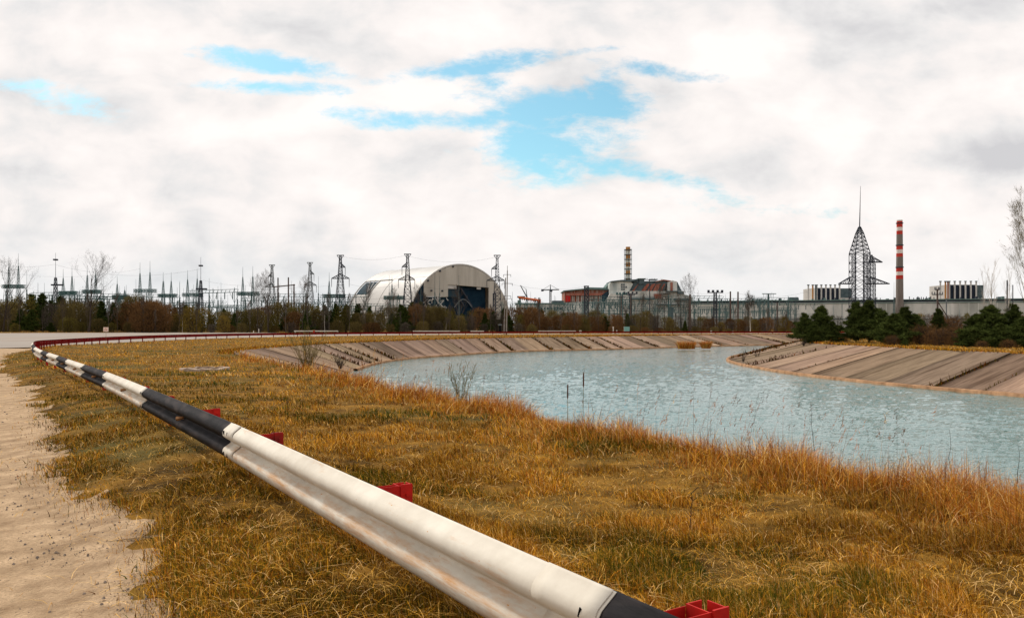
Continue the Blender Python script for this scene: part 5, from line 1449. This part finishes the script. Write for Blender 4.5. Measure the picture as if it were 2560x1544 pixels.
def reactor():
    b = Bld('reactor_building', 1560, 1300, 'ruined power block with rust roof, pale stepped walls and a red-clad wing', 'power station building')
    Z = lambda *pts: [z4(*p) for p in pts]
    b.poly('red_wing', Z((640,735),(1075,735),(1075,640),(1165,590),(880,582),(625,607),(625,735)), 10, 80, 'redblock')
    b.poly('wing_roof', Z((612,606),(880,582),(1165,589),(1165,576),(880,568),(612,594)), 4, 82, 'tealroof')
    b.poly('upper_roof', Z((898,572),(1135,578),(1165,500),(1150,520),(1125,556),(898,550)), 20, 70, 'tealroof')
    b.poly('side_wing', Z((1060,760),(1150,760),(1150,596),(1076,645)), 6, 60, 'blue2')
    wing = b.poly('lower_wing', Z((480,900),(1100,900),(1100,722),(640,740),(480,716)), 3, 50, 'w_wall2')
    for k in range(24):
        x = 646+k*18; b.rect('pillar', *z4(x, 640), *z4(x+5, 732), 7.5, 9.8, 'stack_white' if k % 3 else 'redblock')
    b.poly('red_panel', Z((640,732),(695,732),(695,660),(640,655)), 5, 7, 'red_paint')
    b.poly('eave_band', Z((640,655),(1060,652),(1100,625),(640,628)), 5.5, 7.2, 'roofrust')
    b.poly('tower', Z((1145,900),(1382,900),(1382,612),(1430,520),(1398,492),(1290,482),(1170,497),(1152,520)), -4, 55, 'w_wall2')
    b.poly('tower_roof', Z((1165,500),(1290,488),(1400,496),(1480,478),(1470,466),(1280,474),(1165,488)), -7, 56, 'slate')
    for k, (x, y) in enumerate(((1290, 520), (1315, 520), (1290, 548), (1315, 548), (1340, 548), (1290, 576), (1315, 576))): b.rect('window', *z4(x, y), *z4(x+14, y+18), -5.2, -4.1, 'blue2')
    b.poly('sloping_roof', Z((1384,606),(1800,606),(1840,500),(1800,478),(1560,486),(1500,472),(1440,492)), 0, 60, 'slate')
    for x0, x1, t in ((1420, 1450, 66), (1530, 1590, 60), (1600, 1660, 52), (1665, 1735, 40), (1745, 1780, 48)):
        b.poly('rust_strip', Z((x0, 603), (x0+(x1-x0)*.8, 603), (x1+t*.75, 515), (x0+t*1.1, 520)), -1.6, -.1, 'roofrust')
    b.poly('roof_ridge', Z((1700,490),(1790,466),(1950,490),(1940,500),(1790,478),(1700,498)), -2, 58, 'roofrust')
    b.rect('roof_house', *z4(1505, 458), *z4(1565, 520), -3, 20, 'slate'); b.rect('roof_cap', *z4(1490, 454), *z4(1585, 460), -5, 22, 'tealroof')
    b.rect('roof_tank', *z4(1630, 462), *z4(1720, 472), -5, 12, 'slate')
    b.poly('right_block', Z((1838,606),(1952,606),(1950,498),(1900,478),(1838,500)), -3, 55, 'w_wall')
    b.poly('right_slope', Z((1953,612),(2012,612),(1956,495),(1953,495)), -2, 55, 'slate')
    b.rect('rust_door', *z4(1872, 500), *z4(1898, 600), -4.2, -3.1, 'roofrust')
    w = b.poly('front_wall', Z((1383,950),(2022,950),(2022,607),(1383,607)), -12, 40, 'w_wall')
    b.poly('step_wall', Z((2023,950),(2125,950),(2125,676),(2040,650),(2023,650)), -10, 40, 'w_wall')
    b.poly('front_buttress', Z((1100,950),(1382,950),(1382,690),(1330,640),(1150,640),(1100,720)), -16, -5, 'w_wall')
    for (x0, y0, x1, y1) in ((1380, 688, 1668, 704), (1805, 606, 1940, 618), (1770, 634, 1850, 642), (1900, 700, 2090, 718), (1690, 760, 1990, 770)):
        b.rect('recess', *z4(x0, y0), *z4(x1, y1), -17.2, -12.1, 'slate')
    b.rect('side_box', *z4(1940, 612), *z4(2010, 645), -14, -12.1, 'slate')
    b.rect('rusty_box', *z4(1665, 640), *z4(1748, 690), -15.5, -12.1, 'roofrust')
    b.rect('door_block', *z4(1830, 800), *z4(1890, 870), -13.5, -12.1, 'slate')
    for k in range(9): x = 1400+k*72; b.rect('pilaster', *z4(x, 612), *z4(x+5, 900), -13.0, -12.05, 'w_wall2')
    # striped vent stack with service rings
    st = Bld('vent_stack', 1570, 1320, 'orange and white ringed vent stack on the ruined power block', 'chimney')
    H0 = st.P(1570, 706)[1]; H1 = st.P(1570, 617)[1]; n = 9; r = 3.9
    for k in range(n):
        z0 = H0+(H1-H0)*k/n; z1 = H0+(H1-H0)*(k+1)/n-.05; mb = MB(); mb.bar((0, 0, z0), (0, 0, z1), r if k < 7 else r*.95, n=16); mb.build('shaft', M['stack_orange' if k % 2 == 0 else 'stack_white'], st.root)
    for k in range(7):
        z = H0+(H1-H0)*(.09+.135*k)+.6; mb = MB(); mb.bar((0, 0, z), (0, 0, z+.8), r+2.4, n=16); mb.build('service_ring', M['slate'], st.root)
    mb = MB()
    for k in range(8):
        t = 2*math.pi*k/8; x, y = math.cos(t)*(r+2.2), math.sin(t)*(r+2.2)
        mb.bar((x, y, H0), (x, y, H0+(H1-H0)*.94), .3)
    mb.build('cage', M['slate'], st.root)
reactor()
def long_wing():
    b = Bld('low_plant_building', 1350, 1240, 'low pale plant building left of the red wing', 'power station building')
    b.rect('wall', 1290, 760, 1412, 812, 0, 60, 'w_wall'); b.rect('roof', 1288, 757, 1414, 759.8, -2, 62, 'tealroof'); b.rect('annex', 1294, 750, 1301, 756.8, -1, 20, 'tealroof')
    for k in range(14): b.rect('window', 1296+k*8, 768, 1300+k*8, 773, -.6, -.1, 'win')
    b.rect('roof_shed', 1381, 751, 1410, 756.8, 1, 20, 'slate')
long_wing()
def turbine():
    # long hall coming slightly nearer towards the right
    x0, Y0 = (1727-1280)/F*1260, 1260.0; x1, Y1 = (2760-1280)/F*1120, 1120.0
    L_ = math.hypot(x1-x0, Y1-Y0); ang = math.atan2(Y1-Y0, x1-x0)
    root = empty('turbine_hall', (x0, Y0, .5), 'very long pale turbine hall with a flat roof behind the pines', 'power station building', rz=ang)
    H = 42.5
    def bx(name, a0, a1, d0, d1, z0, z1, m): mb = MB(); mb.box(a0, a1, d0, d1, z0, z1); return mb.build(name, M[m], root)
    bx('wall', 0, L_, 0, 50, 0, H-3.6, 'w_wall'); bx('window_band', .2, L_-.2, .6, 49, H-3.59, H-1.2, 'win'); bx('roof', -1, L_+1, -1.5, 52, H-1.19, H+.3, 'tealroof')
    bx('ledge', 0, L_, -.8, -.05, H-5.6, H-4.2, 'tealroof'); bx('low_band', 0, L_, -.5, -.05, 13, 14.2, 'teal')
    rg = random.Random(3)
    for k in range(46): bx('pilaster', k*L_/46+1, k*L_/46+1.9, -.6, -.02, 14.3, H-5.7, 'w_wall2')
    for k in range(40):
        a = rg.uniform(0, L_); w = rg.uniform(.8, 3.5); bx('roof_vent', a, a+w, rg.uniform(5, 12), 14, H+.31, H+rg.uniform(1.5, 4.0), rg.choice(['slate', 'darksteel', 'tealroof']))
    for k in range(26):
        a = rg.uniform(L_*.42, L_*.62); bx('roof_vent', a, a+.9, 3, 4, H+.31, H+rg.uniform(2, 4.5), 'darksteel')
    bx('dark_roof_box', L_*.262, L_*.285, 8, 20, H+.31, H+5, 'slate')
turbine()
def panel_block(pxs, y0, ytop, side, pipes, Y, label):
    b = Bld('panelled_block', pxs[0], Y, label, 'power station building')
    bot = 756; p0, p1 = pxs
    b.rect('wall', p0, y0, p1, bot, 1, 60, 'arch_white')
    n = 5; w = (p1-p0)/n
    for k in range(n): b.rect('glazing', p0+w*k+w*.25, y0+1.5, p0+w*(k+1)-w*.02, bot-4, .2, .95, 'win')
    b.rect('side_wall', p1+.3, y0+1, side, bot-12, 6, 58, 'slate'); b.rect('side_base', p1+.3, bot-11.9, side+1, bot-5, 5, 57, 'arch_white')
    for k in range(n+1):
        x = p0+w*k; mb = MB(); q, h0 = b.P(x, bot); _, h1 = b.P(x, ytop)
        mb.bar((q, -1.6, h0), (q, -1.6, h1), 1.35, n=10); mb.build('duct', M['arch_white'], b.root)
        c = MB(); c.bar((q, -1.6, h1+.01), (q, -1.6, h1+1.2), 2.0, n=10); c.build('cowl', M['slate'], b.root)
    for x, m in pipes:
        mb = MB(); q, h0 = b.P(x, bot); _, h1 = b.P(x, ytop+1)
        mb.bar((q, -6, h0), (q, -6, h1), 1.3, n=10); mb.build('duct', M[m], b.root)
        c = MB(); c.bar((q, -6, h1+.01), (q, -6, h1+1.6), 2.0, n=10); c.build('cowl', M['slate'], b.root)
panel_block((2041, 2098), 719, 713, 2133, ((2017.5, 'arch_white'), (2028.5, 'stack_orange'), (2036, 'slate')), 1330, 'blue and white panelled block with roof ducts behind the big lattice tower')
panel_block((2372, 2439), 711, 704, 2464, ((2346, 'arch_white'), (2358.5, 'stack_orange'), (2364.5, 'redblock')), 1290, 'blue and white panelled block with roof ducts right of the striped chimney')
def chimney():
    Y = 1180; b = Bld('chimney', 2249, Y, 'tall tapering concrete chimney with red and white bands', 'chimney')
    M['ch_red'] = mat('chimney_red', (.42, .03, .025), (.55, .07, .05), scale=.15); M['ch_conc'] = mat('chimney_concrete', (.16, .14, .125), (.24, .215, .195), scale=.15, stretch=(1, 1, .2)); M['ch_white'] = mat('chimney_white', (.68, .62, .58), (.78, .73, .69), scale=.15)
    Hs = lambda y: b.P(2249, y)[1]; top = 550
    bands = [(550, 553, 'ch_white'), (553, 568, 'ch_red'), (568, 577, 'ch_white'), (577, 586, 'ch_red'), (586, 615, 'ch_conc'), (615, 624, 'ch_red'), (624, 633.5, 'ch_white'), (633.5, 642, 'ch_red'), (642, 670, 'ch_conc'), (670, 679, 'ch_red'), (679, 688, 'ch_white'), (688, 697.5, 'ch_red'), (697.5, 815, 'ch_conc')]
    rad = lambda y: (6.9+(y-550)*(9.0-6.9)/200)/b.s
    for y0, y1, m in bands:
        mb = MB(); mb.bar((0, 0, Hs(y1)), (0, 0, Hs(y0)-.02), rad(y1), rad(y0), n=28); o = mb.build('shaft', M[m], b.root)
    for y in (559, 614, 669):
        mb = MB(); mb.bar((0, 0, Hs(y)), (0, 0, Hs(y)+1.2), rad(y)+.9, n=24); mb.build('gallery', M['darksteel'], b.root)
chimney()

# big lattice tower near the right
def big_tower():
    Y = 215; x, y, z, s = base_of(2149, Y); root = empty('lattice_tower', (x, y, z), 'big black lattice line tower with a long spike above the pines', 'pylon')
    hh = lambda p: (HOR-p)/s+EYE-z
    w = 18.5/s; mb = MB(); mb.lattice((0, 0), w+.05, w, 0, hh(634), 9, .10)
    mb.lattice((-w+.45, 0), .42, .42, hh(820), hh(634), 16, .06); mb.lattice((w-.45, 0), .42, .42, hh(820), hh(634), 16, .06); mb.build('tower', M['darksteel'], root)
    mb = MB(); mb.lattice((0, 0), w, .75, hh(633.5), hh(583), 5, .12); mb.lattice((0, 0), .75, .2, hh(583), hh(567), 3, .11); mb.build('peak', M['darksteel'], root)
    mb = MB(); mb.bar((0, 0, hh(568)), (.25, 0, hh(465)), .16, .04, n=6); mb.build('spike', M['darksteel'], root)
    def arm(x0, x1, yb, yt, n=6):
        c = MB(); A = (x0-2149)/s; B = (x1-2149)/s
        for yy in (-1, 1):
            c.bar((A, yy, hh(yb)), (B, 0, hh(yb)), .15); c.bar((A, yy, hh(yt)), (B, 0, hh(yb)), .11)
        for k in range(1, n): f = k/n; q = A+(B-A)*f; c.bar((q, 0, hh(yb)), (q, 0, hh(yb)+(hh(yt)-hh(yb))*(1-f)), .07, n=3); c.bar((q, 0, hh(yb)), (A+(B-A)*(f-1/n), 0, hh(yb)+(hh(yt)-hh(yb))*(1-f+1/n)), .07, n=3)
        c.build('crossarm', M['darksteel'], root)
    arm(2131, 2096, 709, 690); arm(2167, 2224, 709, 690); arm(2167, 2206, 655, 636)
    r2 = empty('lattice_tower', (((2204-1280)/s), Y+6, z), 'slim black lattice tower beside the big spiked one', 'pylon')
    mb = MB(); mb.lattice((0, 0), .78, .74, 0, hh(657), 16, .10); mb.build('tower', M['darksteel'], r2); mb = MB(); mb.lattice((0, 0), .74, .12, hh(656.8), hh(632), 4, .085); mb.build('peak', M['darksteel'], r2)
big_tower()

# cranes
M['crane_or'] = mat('crane_orange', (.55, .12, .04), (.65, .2, .08), scale=.5)
def cranes():
    Y = 1000; x, y, z, s = base_of(1325, Y); hh = lambda p: (HOR-p)/s+EYE-z
    root = empty('crawler_crane', (x, y, z), 'orange crane beam structure left of the tower crane', 'crane')
    X = lambda p: (p-1325)/s
    mb = MB()
    for yy in (-2, 2): mb.bar((X(1296), yy, hh(743)), (X(1352), yy, hh(751)), 1.2)
    for k in range(10): mb.bar((X(1298+k*5.5), 0, hh(743+k*.8)), (X(1301+k*5.5), 0, hh(749+k*.8)), .7)
    mb.build('beam', M['crane_or'], root)
    for p in (1300, 1317, 1338, 1348): mb = MB(); mb.lattice((X(p), 0), 1.0, .9, 0, hh(744), 7, .35); mb.build('leg', M['teal'], root)
    mb = MB(); mb.box(X(1344), X(1352), -3, 3, hh(757), hh(748)); mb.build('cab', M['crane_or'], root)
    mb = MB(); mb.bar((X(1318), 0, hh(744)), (X(1301), 0, hh(713)), .8, .5); mb.bar((X(1318), 0, hh(744)), (X(1315), 0, hh(722)), .6, .4); mb.bar((X(1301), 0, hh(713)), (X(1315), 0, hh(722)), .2); mb.build('boom', M['pylon'], root)
    mb = MB(); mb.box(X(1293), X(1313), -2, 2, hh(744), hh(740)); mb.build('counterweight', M['darksteel'], root)
    x, y, z, s = base_of(1376, Y); root = empty('tower_crane', (x, y, z), 'grey tower crane left of the red-clad wing', 'crane'); X = lambda p: (p-1376)/s
    mb = MB(); mb.lattice((0, 0), 1.1, 1.0, 0, hh(725), 16, .35); mb.build('tower', M['pylon'], root)
    mb = MB(); mb.bar((0, 0, hh(725)), (0, 0, hh(711)), .8, .3); mb.build('peak', M['pylon'], root)
    mb = MB(); mb.bar((X(1353), 0, hh(725)), (X(1398), 0, hh(723.5)), .7); mb.bar((0, 0, hh(712)), (X(1395), 0, hh(723)), .2); mb.bar((0, 0, hh(712)), (X(1356), 0, hh(724.5)), .2); mb.build('jib', M['pylon'], root)
    mb = MB(); mb.box(X(1353), X(1359), -1.5, 1.5, hh(728), hh(723)); mb.build('counterweight', M['darksteel'], root)
    mb = MB(); mb.box(X(1374), X(1381), -1.6, 1.6, hh(729), hh(725)); mb.build('cab', M['darksteel'], root)
cranes()
